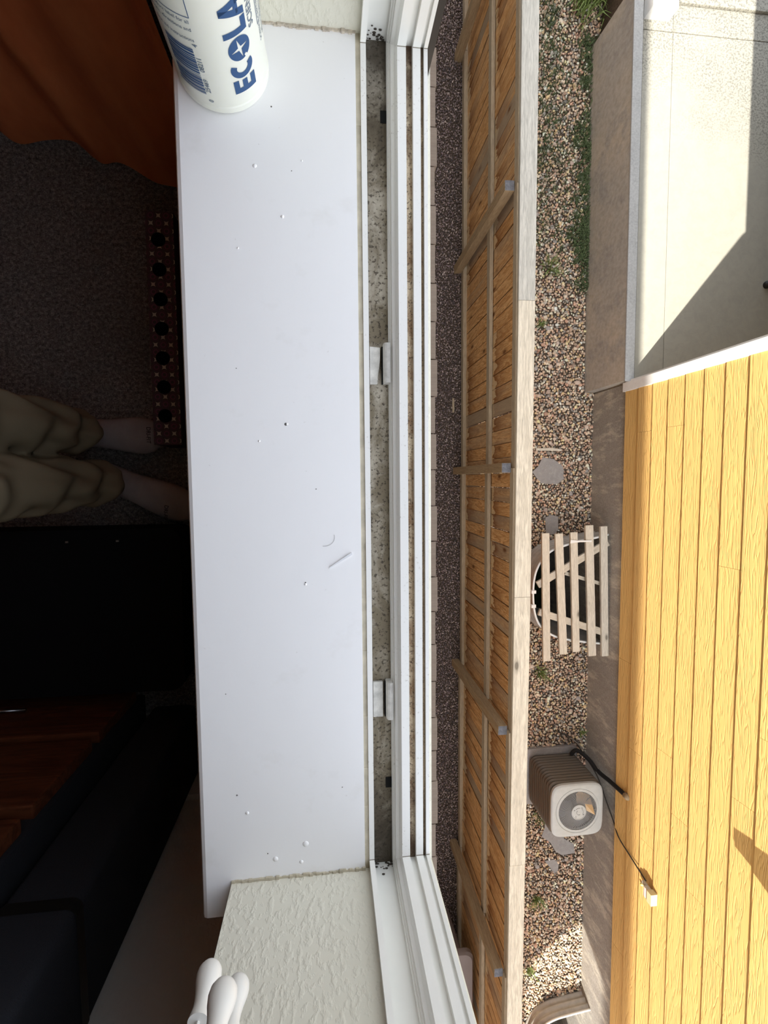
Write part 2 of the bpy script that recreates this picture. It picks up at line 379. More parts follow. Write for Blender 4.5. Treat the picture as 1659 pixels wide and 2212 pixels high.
# paint drips and chips on the sill
dm = MB()
for (x, y, r) in [(-.0651, .3026, .0022), (-.0398, .2566, .0018), (-.0676, .0386, .0012), (-.0246, -.1082, .0015), (-.062, -.404, .003), (-.03, -.39, .0035), (-.0398, .0557, .0012), (-.02, .31, .001), (-.083, .225, .001), (-.09, -.35, .002), (-.035, -.41, .0022)]:
    dm.lathe([(r, 0), (r * .8, .0005), (r * .4, .0009), (.0001, .001)], (x, y, ZS - .0001), 10)
W('paint_drips', dm, M_SILL, smooth=True)['kind'] = 'stuff'
dm = MB()
for (x, y, r) in [(-.0999, -.3296, .0009), (-.041, .0555, .0016), (-.048, .358, .0008), (-.03, .30, .0005), (-.0246, -.1065, .0008), (-.108, -.22, .0005), (-.012, -.01, .0006), (-.088, .11, .0005), (.01, -.33, .0006), (-.07, -.397, .0007)]:
    dm.lathe([(r, 0), (r * .6, .0004), (.0001, .0005)], (x, y, ZS), 7)
W('paint_chips', dm, plain('chip_dark', (.14, .13, .12), .8))['kind'] = 'stuff'
# dark exterior casing beside the far jamb
S('trim_1', MB().box(.1053, .1125, .4255, .50, .40, 2.0), M_DARKTRIM)

# ================================================================ fence
FX = lambda y: float(np.interp(y, [-9, -5.4, -3.73, -1.11, 1.57, 4.07, 7], [-.055, -.046, -.030, -.011, 0, .005, .008]))
GZ = -4.8
fence = empty('wooden_fence', (1.7, 0, GZ), label='long wooden fence of orange brown boards between the two gravel strips', cat='fence')
def F(name, mb, m, loc, **kw):
    o = obj(name, mb, m, fence, **kw); o.location = Vector(loc) - Vector(fence.location); return o
pw = .1395
pme = [mesh('picket', MB().box(-.008, .008, -pw / 2, pw / 2, -.90 + random.uniform(-.01, .01), .895), M_PICKET) for _ in range(1)][0]
# mesh keeps fence-height coordinates so that the water stains sit above the rails on every board
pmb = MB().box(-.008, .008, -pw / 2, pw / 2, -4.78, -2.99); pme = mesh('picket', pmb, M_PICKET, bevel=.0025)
y = 7.4; k = 0
while y > -9.2:
    gap = random.choice([.0015, .0025, .004]) if not (-1.7 < y < 1.2) else random.choice([.003, .006, .008])
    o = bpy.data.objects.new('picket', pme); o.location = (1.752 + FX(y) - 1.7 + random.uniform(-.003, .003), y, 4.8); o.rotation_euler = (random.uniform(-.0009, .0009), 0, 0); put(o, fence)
    y -= pw + gap; k += 1
M_END = plain('end_grain_wood', (.15, .145, .15), .9, var=.3, vscale=60)
PY = [5.10, 2.60, .09, -2.43, -4.93, -7.45]
for z0, z1, dx, nm in ((-4.775, -4.688, .052, 'rail'), (-3.79, -3.702, .038, 'rail'), (-3.075, -2.989, .03, 'rail')):
    yy = [7.4] + PY + [-9.2]
    for a, b in zip(yy[:-1], yy[1:]):
        mb = MB(); L = a - b
        mb.box(-.0, dx, -L / 2 + .002, L / 2 - .002, 0, z1 - z0)
        F(nm, mb, M_RAIL, (1.70 + FX((a + b) / 2) + (.005 if dx < .035 else 0), (a + b) / 2, z0), bevel=.003)
for i, yp in enumerate(PY):
    mb = MB().box(-.045, .045, -.045, .045, -.05, 1.755)
    o = F('post', mb, M_POST, (1.654 + FX(yp), yp, GZ), bevel=.004); o.rotation_euler.z = (0, .02, 0, -.03, 0, 0)[i]; obj('end_grain', MB().box(-.043, .043, -.043, .043, 1.7545, 1.7565), M_END, o)
cy = [7.2, 4.25, 1.573, -1.11, -3.735, -6.4, -9.2]
for i in range(6):
    a, b = cy[i], cy[i + 1]; L = a - b - .002; ym = (a + b) / 2
    o = F('cap_board', MB().box(0, .154, -L / 2, L / 2, -.036, 0), M_CAPG if i < 2 else M_CAP, (1.7115 + FX(ym), ym, -2.949 + random.uniform(-.001, .001)), bevel=.002)
    o.rotation_euler.z = math.atan2(-(FX(a) - FX(b)), a - b)

# ================================================================ ground, gravel
def stone_mesh(name, n_sub, P, R, cols, m):
    """many stones in one mesh: P positions, R radii (n,3)"""
    bm = bmesh.new(); bmesh.ops.create_icosphere(bm, subdivisions=n_sub, radius=1); V = np.array([v.co[:] for v in bm.verts]); Fc = np.array([[v.index for v in f.verts] for f in bm.faces]); bm.free()
    n = len(P); nv = len(V); ang = RNG.uniform(0, 2 * PI, n); tilt = RNG.normal(0, .25, (n, 2))
    X = V[None] * (1 + RNG.normal(0, .10, (n, nv, 1))) * R[:, None, :]
    # tilt
    X = X + np.stack([np.zeros((n, nv)), np.zeros((n, nv)), X[..., 0] * tilt[:, :1] + X[..., 1] * tilt[:, 1:]], -1)
    c, s = np.cos(ang)[:, None], np.sin(ang)[:, None]
    X = np.stack([X[..., 0] * c - X[..., 1] * s, X[..., 0] * s + X[..., 1] * c, X[..., 2]], -1) + P[:, None]
    me = bpy.data.meshes.new(name); nf = len(Fc)
    me.vertices.add(n * nv); me.vertices.foreach_set('co', X.astype(np.float32).ravel())
    idx = (Fc[None] + (np.arange(n) * nv)[:, None, None]).astype(np.int32).ravel()
    me.loops.add(len(idx)); me.loops.foreach_set('vertex_index', idx)
    me.polygons.add(n * nf); me.polygons.foreach_set('loop_start', np.arange(0, n * nf * 3, 3, dtype=np.int32))
    me.polygons.foreach_set('use_smooth', np.ones(n * nf, dtype=bool))
    at = me.attributes.new('tint', 'FLOAT_COLOR', 'POINT'); cc = np.concatenate([np.repeat(cols, nv, 0), np.ones((n * nv, 1))], 1); at.data.foreach_set('color', cc.astype(np.float32).ravel())
    me.update(); me.validate(); me.materials.append(m); return me
def tint_mat(name, rough=.7):
    M = Mat(name, rough, .3); a = M.n('Attribute'); a.attribute_name = 'tint'; co = M.co(); n = M.noise(co, 90, 3)
    M.base(M.mix(.35, a.outputs['Color'], M.mix(1, a.outputs['Color'], M.ramp(n, [(.3, BW(.5)), (.7, BW(1.0))]), 'MULTIPLY'))); return M.m
M_STONE = tint_mat('river_stone')
gravel_soil = plain('soil', (.10, .075, .055), .95, .05, var=.4, vscale=40, bump=.6)
# window-well outline (ground has an opening there)
def well_path(cx_wall, pts, n=40):
    return pts
RIMPTS = [(3.50, -.725), (3.30, -.768), (3.10, -.796), (2.94, -.845), (2.775, -.888), (2.690, -.945), (2.600, -1.045), (2.535, -1.18), (2.512, -1.34), (2.512, -1.52), (2.535, -1.70), (2.585, -1.83), (2.660, -1.915), (2.745, -1.972), (2.86, -2.02), (3.02, -2.058), (3.22, -2.092), (3.40, -2.118), (3.50, -2.13)]
RIM2 = [(x_, y_ - .14) for x_, y_ in [(3.50, -7.22), (3.25, -7.25), (2.98, -7.29), (2.82, -7.36), (2.70, -7.50), (2.63, -7.70), (2.62, -7.95), (2.66, -8.2), (2.78, -8.38), (3.0, -8.48), (3.50, -8.52)]]
gm = MB()
def gq(x0, x1, y0, y1): gm.add([(x0, y0, GZ - .012), (x1, y0, GZ - .012), (x1, y1, GZ - .012), (x0, y1, GZ - .012)], [(0, 1, 2, 3)])
gq(-30, 1.9, -30, 30); gq(1.9, 30, -2.13, -30) if False else None
gq(1.9, 2.5, -30, 30); gq(3.49, 30, -30, 30); gq(2.5, 3.49, -.72, 30); gq(2.5, 3.49, -7.35, -2.14); gq(2.5, 3.49, -30, -8.67)
def fill_round(rim, ya, yb):
    # ground between the rectangle x 2.5..3.49 and the curved rim
    for (a, b) in zip(rim[:-1], rim[1:]):
        mid = len(rim) // 2
    n = len(rim); h = n // 2
    for i in range(n - 1):
        (xa, y_a), (xb, y_b) = rim[i], rim[i + 1]
        if i < h: gm.add([(xa, ya, GZ - .012), (xb, ya, GZ - .012), (xb, y_b, GZ - .012), (xa, y_a, GZ - .012)], [(0, 1, 2, 3)])
        else: gm.add([(xa, yb, GZ - .012), (xb, yb, GZ - .012), (xb, y_b, GZ - .012), (xa, y_a, GZ - .012)], [(0, 1, 2, 3)])
fill_round(RIMPTS, -.72, -2.14); fill_round(RIM2, -7.35, -8.67)
ground = S('ground', gm, gravel_soil)
ground['label'] = 'gravel yard strip on both sides of the fence'
def in_poly(x, y, poly):
    inside = np.zeros(len(x), bool); n = len(poly)
    for i in range(n):
        (xa, ya), (xb, yb) = poly[i], poly[(i + 1) % n]
        c = ((ya > y) != (yb > y)) & (x < (xb - xa) * (y - ya) / (yb - ya + 1e-12) + xa); inside ^= c
    return inside
PATCHES = {'grey irregular concrete patch in the gravel just below the condenser': [(2.86, -4.97), (2.99, -5.07), (3.07, -5.21), (3.16, -5.27), (3.36, -5.26), (3.33, -5.12), (3.19, -5.03), (3.20, -4.70), (2.92, -4.66), (2.90, -4.85)],
           'small grey concrete patch in the gravel farther from the condenser': [(2.91, -5.33), (2.98, -5.42), (3.05, -5.53), (3.11, -5.50), (3.12, -5.38), (3.05, -5.32)],
           'flat grey flagstone in the gravel near the fence post': [(2.66, .07), (2.74, .14), (2.80, .26), (2.95, .24), (3.09, .14), (3.10, -.03), (3.0, -.10), (2.78, -.08)],
           'brownish flagstone in the gravel beside the slatted window well': [(2.85, -.53), (2.94, -.50), (3.03, -.52), (3.03, -.70), (2.98, -.76), (2.86, -.76)]}
cellf = .033
gx, gy = np.meshgrid(np.arange(1.95, 3.47, cellf), np.arange(-9, 7.2, cellf * .9)); gx = gx + (np.arange(gx.shape[0]) % 2)[:, None] * cellf / 2
x = gx.ravel(); yv = gy.ravel(); x = x + RNG.uniform(-.012, .012, len(x)); yv = yv + RNG.uniform(-.012, .012, len(x))
keep = ~in_poly(x, yv, [(a, b) for a, b in RIMPTS]) & ~in_poly(x, yv, RIM2) & ~((yv > 1.1) & (yv < 5.5) & (x > 3.36)) & ~((x > 2.6) & (x < 3.34) & (yv > -4.44) & (yv < -3.7))
for pp in PATCHES.values(): keep &= ~in_poly(x, yv, pp)
x, yv = x[keep], yv[keep]; n = len(x); sz = RNG.uniform(.65, 1.15, n); sz[RNG.random(n) < .05] *= 1.5
R = np.stack([.0195 * sz * RNG.uniform(.85, 1.25, n), .0175 * sz * RNG.uniform(.8, 1.1, n), .011 * sz], 1)
pal = np.array([(.46, .34, .25), (.38, .27, .20), (.52, .42, .33), (.32, .235, .18), (.42, .29, .22), (.28, .25, .22), (.58, .48, .38), (.36, .22, .16), (.20, .18, .165), (.50, .36, .21)])
cols = np.minimum(pal[RNG.integers(0, len(pal), n)] * RNG.uniform(1.1, 2.2, (n, 1)) * np.array([.98, 1.0, .95]), .88)
g1 = bpy.data.objects.new('river_gravel', stone_mesh('river_gravel', 2 if False else 1, np.stack([x, yv, GZ + RNG.uniform(-.006, .010, n)], 1), R, cols, M_STONE)); put(g1, ground, kind='stuff')
cellf = .021
gx, gy = np.meshgrid(np.arange(1.22, 1.76, cellf), np.arange(-7.6, 6.6, cellf)); x = gx.ravel() + RNG.uniform(-.009, .009, gx.size); yv = gy.ravel() + RNG.uniform(-.009, .009, gx.size); n = len(x)
R = np.stack([.0125 * RNG.uniform(.6, 1.3, n), .0085 * RNG.uniform(.6, 1.2, n), .007 * RNG.uniform(.7, 1.2, n)], 1)
pal2 = np.array([(.145, .105, .095), (.10, .078, .075), (.20, .155, .14), (.08, .065, .065), (.16, .12, .12), (.28, .23, .205)])
cols = pal2[RNG.integers(0, 6, n)] * RNG.uniform(1.0, 2.8, (n, 1))
g2 = bpy.data.objects.new('dark_gravel', stone_mesh('dark_gravel', 1, np.stack([x, yv, GZ + RNG.uniform(-.004, .006, n)], 1), R, cols, M_STONE)); put(g2, ground, kind='stuff')
# larger stones, one by one
bm = bmesh.new(); bmesh.ops.create_icosphere(bm, subdivisions=2, radius=1)
for v in bm.verts: v.co *= 1 + .12 * noise.noise(v.co * 1.3)
sme = bpy.data.meshes.new('stone'); bm.to_mesh(sme); bm.free(); sme.shade_smooth()
def mk_big():
    M = Mat('pebble', .7, .3); oi = M.n('ObjectInfo'); M.base(M.ramp(oi.outputs['Random'], [(0, (.58, .42, .31)), (.3, (.66, .54, .43)), (.5, (.42, .31, .24)), (.7, (.36, .33, .30)), (1, (.62, .47, .35))])); return M.m
sme.materials.append(mk_big())
cnt = 0
while cnt < 90:
    xx = random.uniform(2.55, 3.42); yy = random.uniform(-6.9, 1.0) if random.random() < .7 else random.uniform(1, 4.5)
    if yy > 1.0 and xx > 3.3: continue
    if in_poly(np.array([xx]), np.array([yy]), [(2.4, -.6), (3.6, -.6), (3.6, -2.25), (2.4, -2.25)])[0] or (2.55 < xx < 3.4 and -4.5 < yy < -3.65): continue
    if any(in_poly(np.array([xx]), np.array([yy]), pp)[0] for pp in PATCHES.values()): continue
    o = bpy.data.objects.new('stone', sme); s_ = random.uniform(.021, .031); o.scale = (s_ * random.uniform(1, 1.3), s_, s_ * .55); o.location = (xx, yy, GZ + .006); o.rotation_euler.z = random.uniform(0, PI); put(o, ground); cnt += 1
M_FLAG = mk_conc('flagstone', (.30, .275, .245), (.24, .22, .20), (.34, .32, .29), 7)
for i, (lab, pp) in enumerate(PATCHES.items()):
    c = (sum(p[0] for p in pp) / len(pp), sum(p[1] for p in pp) / len(pp))
    o = obj('flagstone', MB().prism([(p[0] - c[0], p[1] - c[1]) for p in pp], 'z', -.02, .012), M_FLAG, bevel=.004, label=lab, cat='stone'); o.location = (c[0], c[1], GZ)
o = obj('wood_offcut', MB().prism([(-.18, -.012), (.17, -.02), (.18, .0), (.05, .022), (-.18, .016)], 'z', 0, .02), M_SLAT, label='thin weathered piece of wood lying in the gravel above the flagstone', cat='wood scrap'); o.location = (2.88, .36, GZ + .012)
o = obj('wood_offcut', MB().box(-.012, .012, -.09, .09, 0, .02), M_RAIL, label='short brown stick lying at the foot of the fence', cat='wood scrap'); o.location = (1.60, .92, GZ + .004)

# plants
M_BLADE = plain('grass_blade', (.17, .23, .065), .6, .3, var=.35, vscale=30)
M_LEAF = plain('dark_leaf', (.075, .105, .042), .6, .3, var=.45, vscale=30)
def tuft(mb, cx, cy, n, L, spread, wd, zbase=0.0):
    for i in range(n):
        a = random.uniform(0, 2 * PI); r = random.uniform(0, spread); bx, by = cx + r * cos(a), cy + r * sin(a); l = L * random.uniform(.5, 1.1); lean = random.uniform(.2, 1.0)
        d = Vector((cos(a + random.uniform(-.8, .8)), sin(a + random.uniform(-.8, .8)), 0)); s = Vector((-d.y, d.x, 0)) * wd
        p0 = Vector((bx, by, zbase)); p1 = p0 + d * l * lean * .45 + Vector((0, 0, l * .6)); p2 = p0 + d * l * lean + Vector((0, 0, l * (.95 - .45 * lean)))
        mb.add([p0 - s, p0 + s, p1 + s * .8, p1 - s * .8, p2], [(0, 1, 2, 3), (3, 2, 4)])
weeds = [(2.87, 2.66, 60, .16, .09, .005, 'green weed in the gravel nearest above the fence post'), (2.79, -2.61, 46, .17, .06, .006, 'green grass weed in the gravel just below the slatted window well'),
         (2.80, -5.86, 40, .16, .06, .006, 'lone green weed in the shaded gravel below the condenser'), (2.74, 1.95, 30, .10, .05, .004, 'small green weed close to the fence beside the pale gravel'),
         (2.70, -6.9, 26, .14, .05, .005, 'green weed in the sunlit gravel close to the fence'), (2.80, -4.66, 40, .10, .12, .004, 'low dry weed between the fence and the condenser'), (3.40, -3.50, 24, .10, .05, .005, 'small weed at the foundation where the condenser pipes leave the ground'), (2.62, -.14, 16, .09, .05, .004, 'tiny weed between the fence cap and the grey flagstone')]
for (a, b, n, L, sp, wd, lab) in weeds:
    mb = MB(); tuft(mb, 0, 0, n, L, sp, wd); o = obj('weed', mb, M_BLADE, label=lab, cat='weed'); o.location = (a, b, GZ)
mb = MB()
for i in range(420):
    tt = random.uniform(2.4, 5.5); dens = .5 + noise.noise((tt * 2.2, 0, 7)) + .25 * noise.noise((tt * 6, 0, 1))
    if random.random() > dens + .15: continue
    tuft(mb, 3.37 - abs(random.gauss(0, .05 + .08 * max(0, dens))) , tt if random.random() < .8 else random.uniform(2.8, 3.4), 10, .08, .06, .006, GZ)
for i in range(420): tuft(mb, random.gauss(2.80, .14), 2.9 + 4 * random.random() ** .8, 8, .07, .07, .004, GZ)
for i in range(60): tuft(mb, random.gauss(3.2, .1), random.gauss(3.3, .4), 8, .07, .07, .005, GZ)
obj('ground_cover', mb, M_LEAF, kind='stuff', label='dark green creeping plants along the foot of the patio wall', cat='plants')
mb = MB()
for i in range(26): tuft(mb, 3.25 + random.uniform(-.12, .25), 5.75 + random.uniform(-.12, .45), 9, .45, .08, .008)
o = obj('long_grass', mb, M_BLADE, label='tall green grass clump at the far corner of the patio wall', cat='grass'); o.location = (0, 0, GZ)
mb = MB()
for i in range(700): tuft(mb, random.uniform(3.3, 6.5), random.uniform(5.5, 7), 6, .1, .1, .006, -4.12)
obj('lawn', mb, M_BLADE, kind='stuff', label='grass beyond the far edge of the patio', cat='grass')
S('lawn_bank', MB().box(3.5, 9, 5.42, 9, -4.9, -4.13), gravel_soil)

# ================================================================ neighbour's house
NX = 3.49; NYC = 1.09
fnd = S('foundation_wall', MB().box(NX, NX + .2, -13, NYC - .01, -6.2, -4.03), M_FOUND); fnd['label'] = 'stained grey concrete foundation under the yellow siding'
house = empty('neighbour_house', (NX, -2, -4.05), label='house wall of wide yellow boards with white corner trim on a concrete base', cat='house')
def H(name, mb, m, **kw):
    o = obj(name, mb, m, house, **kw); o.location = -Vector(house.location); return o
H('sheathing', MB().box(NX + .001, 9.5, -13, NYC - .02, -4.03, -.9), M_DARKTRIM)
joints = {1: [.491], 2: [-4.092], 3: [.50, -2.903], 4: [-3.462], 5: [-4.079], 6: [-.804], 7: [-2.796], 8: [-2.13]}
for k in range(0, 14):
    z0 = -4.05 + .24 * k; z1 = z0 + .262
    js = sorted(joints.get(k, [random.uniform(-3, -1)]), reverse=True)
    js = [1.0] + js
    while js[-1] > -9.5: js.append(js[-1] - 3.66)
    js[-1] = -13
    for a, b in zip(js[:-1], js[1:]):
        mb = MB(); L = a - b
        mb.prism([(-.030, 0), (-.018, 0), (-.0015, z1 - z0), (-.0075, z1 - z0)], 'y', -L / 2 + .0012, L / 2 - .0012)
        o = obj('siding_board', mb, M_SIDING, house); o.location = Vector((NX, (a + b) / 2, z0)) - Vector(house.location)
H('corner_trim', MB().box(NX - .045, NX + .02, .985, NYC, -4.085, -.9), M_WTRIM, bevel=.003)
H('corner_trim', MB().box(NX - .02, NX + .11, NYC - .001, NYC + .022, -4.085, -.9), M_WTRIM, bevel=.003)
H('side_wall', MB().box(NX + .11, 9.5, NYC - .02, NYC + .012, -4.03, -.9), M_SIDING)
rf = MB(); rf.prism([(3.488, -.9), (3.488, -.78), (6.6, .55), (9.7, -.78), (9.7, -.9)], 'y', -13, NYC - .05); H('roof', rf, M_ROOF)
# guessed bracket out of view, added for its shadow on the boards
lb = empty('shadow_bracket', (NX - .034, -3.53, -1.55), label='unseen slatted bracket, guessed and added for its shadow on the yellow boards', cat='bracket')
mb = MB(); p_ = .30; yb0 = -3.029 - 1.21 * p_ * 1.0
mb.box(-p_ - .008, -p_ + .07, -.055 + .04, .055 + .04, -.10, .55)
obj('front_plate', mb, M_WTRIM, lb)
for j in range(4):
    obj('bracket_bar', MB().box(-p_, .0, -.055 + .03 * j, -.045 + .03 * j + .012, -.05, .5), M_WTRIM, lb)
obj('bracket_slat', MB().prism([(-p_, -.10), (0, .10), (0, .12), (-p_, -.08)], 'y', -.055, .095), M_WTRIM, lb)
# wall lamp box (electrical disconnect) on siding
fb = empty('outlet_box', (NX - .037, -4.565, -3.32), label='small cream electrical box mounted low on the yellow boards', cat='electrical box')
obj('box_body', MB().box(-.070, .004, -.066, .062, -.005, .068), plain('cream_box', (.62, .56, .33), .5), fb, bevel=.003)
obj('box_door', MB().box(-.060, -.004, -.060, .050, -.075, -.006), plain('grey_box', (.62, .56, .48), .5), fb, bevel=.002)
for j in range(3): obj('pink_stripe', MB().box(-.0615, -.058, -.060, .050, -.066 + j * .021, -.058 + j * .021), plain('pale_stripe', (.9, .86, .8) if j % 2 else (.5, .3, .25), .6), fb)
obj('bottom_tab', MB().box(-.04, -.01, .03, .062, -.13, -.07), plain('tab', (.5, .45, .36), .6), fb)
o = H('wall_knob', MB().lathe([(.0, 0), (.016, 0), (.018, .01), (.012, .022), (.0, .024)], n=14), plain('yellow_knob', (.70, .66, .25), .5), label='tiny yellow knob', smooth=True); o.location = Vector((NX - .024, -4.61, -3.51)) - Vector(house.location); o.rotation_euler.y = -PI / 2

# raised patio
pat = empty('patio', (4.3, 3.2, -4.06), kind='structure'); pat['label'] = 'raised concrete patio with a low wall towards the gravel'
def Pp(name, mb, m, **kw):
    o = obj(name, mb, m, pat, **kw); o.location = -Vector(pat.location); return o
mb = MB(); mb.prism([(3.365, -5.0), (3.405, -4.0), (3.43, -3.985), (3.505, -3.985), (3.51, -5.0)], 'y', NYC + .012, 5.36); Pp('curb_wall', mb, M_CURB)
Pp('curb_top', MB().box(3.402, 3.512, NYC - .0, 5.37, -4.0, -3.975), M_CURBTOP, bevel=.006)
for i, (a, b, c, d) in enumerate(((3.516, 3.565, NYC, 5.3), (3.57, 3.925, NYC, 4.955), (3.57, 3.925, 4.965, 5.25), (3.93, 9.5, NYC, 4.955), (3.93, 9.5, 4.965, 5.25))):
    Pp('slab_panel', MB().box(a, b, c, d, -4.2, -4.06), M_SLAB if i else M_CURBTOP, bevel=.004)
Pp('slab_base', MB().box(3.51, 9.5, NYC, 5.42, -4.9, -4.075), M_CURB)
Pp('edge_kerb', MB().box(3.515, 9.5, 5.255, 5.42, -4.2, -4.03), M_SLAB, bevel=.01)
# white post
po = empty('porch_post', (3.72, 5.17, -4.06), label='white square porch post at the far corner of the patio', cat='post')
obj('post_shaft', MB().box(-.11, .11, -.075, .075, .0, 3.0), M_WTRIM, po, bevel=.004)
obj('post_base', MB().box(-.15, .15, -.105, .10, 0, .16), M_WTRIM, po, bevel=.004)
S('porch_shade_wall', MB().box(6.6, 6.8, NYC + .03, 5.6, -4.06, -1.05), M_ROOF)  # out-of-view wall added to darken the shaded patio slab
pr = S('porch_roof', MB().box(3.55, 9.5, NYC, 5.6, -1.05, -.85), M_ROOF)
# patio chair, mostly outside the frame
M_BLK = plain('black_metal', (.012, .011, .010), .5)
_a = math.radians(39); _f = Vector((-.30, .24)); ch = empty('patio_chair', (5.215 - (_f.x * cos(_a) - _f.y * sin(_a)), 2.255 - (_f.x * sin(_a) + _f.y * cos(_a)), -4.06), _a, label='black metal patio chair standing in the shade on the patio', cat='chair')
for (a, b) in ((-.24, -.2), (.24, -.22), (-.24, .24), (.24, .24)):
    leg = MB().tube([(a - (.06 if a < 0 else -.06), b, .012), (a * .9, b * .9, .42)], [.028, .02], 10); o = obj('leg', leg, M_BLK, ch, smooth=True)
    obj('foot_cap', MB().lathe([(.0, 0), (.042, 0), (.044, .02), (.03, .05), (.0, .055)], (a - (.06 if a < 0 else -.06), b, 0), 14), M_BLK, o, smooth=True)
obj('seat', MB().box(-.26, .26, -.25, .26, .42, .45), M_BLK, ch, bevel=.01)
obj('backrest', MB().box(.22, .25, -.24, .24, .45, .9), M_BLK, ch, bevel=.01)

# ================================================================ window wells
def mk_metal(name, c):
    M = Mat(name, .5, .4, .2); co = M.co(); M.base(M.ramp(M.noise(co, 12, 4), [(.3, tuple(v * .75 for v in c)), (.7, c)])); return M.m
M_GALV = mk_metal('galvanised', (.50, .47, .42)); M_WPIPE = plain('white_pipe', (.80, .79, .74), .35)
def resample(pts, n):
    P = [Vector((*p, 0)) for p in pts]; L = [0]
    for a, b in zip(P[:-1], P[1:]): L.append(L[-1] + (b - a).length)
    out = []
    for i in range(n):
        t = L[-1] * i / (n - 1); j = max(k for k in range(len(L)) if L[k] <= t + 1e-9); j = min(j, len(P) - 2)
        out.append(P[j].lerp(P[j + 1], (t - L[j]) / (L[j + 1] - L[j])))
    for _ in range(3): out = [out[0]] + [(out[i - 1] + out[i] * 2 + out[i + 1]) / 4 for i in range(1, len(out) - 1)] + [out[-1]]
    return out
def well(rim, ztop, name, lab):
    cx, cyy = 3.2, sum(p[1] for p in rim) / len(rim)
    t = empty(name, (cx, cyy, GZ), label=lab, cat='window well')
    P = resample(rim, 60); Z = [ztop - .012 * k for k in range(int((ztop + 6.1) / .012))]
    mb = MB(); rings = []
    for z in Z:
        off = .012 * math.sin(2 * PI * (z - ztop) / .085); r = []
        for i, p in enumerate(P):
            d = (P[min(i + 1, 59)] - P[max(i - 1, 0)]).normalized(); nrm = Vector((d.y, -d.x, 0)); q = p + nrm * off; r.append((q.x - cx, q.y - cyy, z - GZ))
        rings.append(r)
    mb.loft(rings, closed=False, caps=False); obj('corrugated_wall', mb, M_GALV, t, smooth=True)
    obj('rim_pipe', MB().tube([(p.x - cx, p.y - cyy, ztop - GZ) for p in P], .014, 8), M_WPIPE, t, smooth=True)
    obj('well_floor', MB().box(2.45 - cx, 3.49 - cx, min(p[1] for p in rim) - cyy, max(p[1] for p in rim) - cyy, -1.32, -1.28), plain('well_soil', (.02, .03, .012), .95, var=.4), t)
    return t, cx, cyy
t, cx, cyy = well(RIMPTS, -4.38, 'window_well', 'white rimmed corrugated window well half covered by grey slats')
for yy in (-1.42, -1.60): obj('rim_bracket', MB().box(2.485 - cx, 2.545 - cx, yy - cyy - .02, yy - cyy + .02, -4.42 - GZ, -4.36 - GZ), M_WPIPE, t, bevel=.003)
well(RIM2, -4.55, 'window_well', 'corrugated window well at the sunlit end of the gravel, mostly out of frame')
k_ = .9657
sl = [((2.6877, 2.7869, -.7112), (2.7291, 2.8258, -2.377), -4.30, 'outermost grey slat over the window well, nearest the fence'), ((2.8633, 2.9681, -.720), (2.9557, 3.0503, -2.2965), -4.30, 'second grey slat over the window well from the fence'),
      ((3.067, 3.1634, -.7065), (3.1294, 3.2255, -2.273), -4.30, 'middle grey slat over the window well, with three dark knots'), ((3.2686, 3.3759, -.620), (3.3517, 3.4486, -2.340), -4.30, 'long grey slat over the window well, second from the foundation'),
      ((3.4737, 3.5695, -.638), (3.5327, 3.6251, -2.351), -4.31, 'darkest grey slat over the window well, against the foundation')]
cov = empty('well_cover', (3.0, -1.45, -4.34), label='cover of five weathered grey slats nailed over the white rimmed window well', cat='cover')
CL = Vector(cov.location)
for (a, b, z, lab) in sl:
    f = (1.3 - z) / (1.3 + 4.53)
    xa, xb = (a[0] + a[1]) / 2 * f, (b[0] + b[1]) / 2 * f; ya, yb_ = a[2] * f, b[2] * f; wd = (a[1] - a[0]) * f * .98; L = ya - yb_
    o = obj('wood_slat', MB().box(-wd / 2, wd / 2, -L / 2, L / 2, -.036, 0), M_SLAT, cov, bevel=.002, label=lab)
    o.location = Vector(((xa + xb) / 2, (ya + yb_) / 2, z)) - CL; o.rotation_euler.z = math.atan2(xb - xa, L)
for (p, q, wd, z) in (((2.56, -1.33), (3.47, -.82), .085, -4.342), ((2.58, -1.67), (3.475, -1.98), .085, -4.342), ((2.93, -1.20), (3.47, -1.37), .045, -4.385)):
    a, b = Vector(p), Vector(q); d = b - a; o = obj('support_board', MB().box(-d.length / 2, d.length / 2, -wd / 2, wd / 2, -.036, -.001), M_SLATX, cov, bevel=.002)
    o.location = Vector((*((a + b) / 2), z)) - CL; o.rotation_euler.z = math.atan2(d.y, d.x)
mb = MB(); mb.prism([(-.145, -.024), (-.14, .022), (-.05, .010), (.12, .010), (.13, .018), (.13, -.016), (.12, -.010), (-.05, -.010)], 'z', 0, .012)
o = obj('metal_strap', mb, M_WPIPE, cov, label='white metal strap across the slats'); o.location = Vector((3.085, -.79, -4.298)) - CL

# ================================================================ condenser
ax, ay = 2.97, -4.075; hw, hd = .333, .333
ac = empty('air_conditioner', (ax, ay, GZ), label='light grey outdoor condenser with round fan grille and dark louvred sides', cat='air conditioner')
M_ACT = plain('light_grey_enamel', (.44, .46, .445), .45, .4, var=.06, vscale=12); M_ACG = plain('guard_grey', (.30, .31, .31), .5); M_ACD = plain('dark_brown_metal', (.035, .029, .023), .5); M_ACL = plain('louvre_metal', (.13, .11, .085), .45)
def rrect(w_, d_, r, n=7):
    P = []
    for (sx, sy, a0) in ((1, 1, 0), (-1, 1, PI / 2), (-1, -1, PI), (1, -1, 1.5 * PI)):
        for i in range(n): a = a0 + PI / 2 * i / (n - 1); P.append((sx * (w_ - r) + r * cos(a), sy * (d_ - r) + r * sin(a)))
    return P
def rr3(w_, d_, r, z): return [(x, y, z) for x, y in rrect(w_, d_, r)]
obj('pad', MB().box(-.40, .36, -.38, .40, -.01, .05), M_FLAG, ac, bevel=.008)
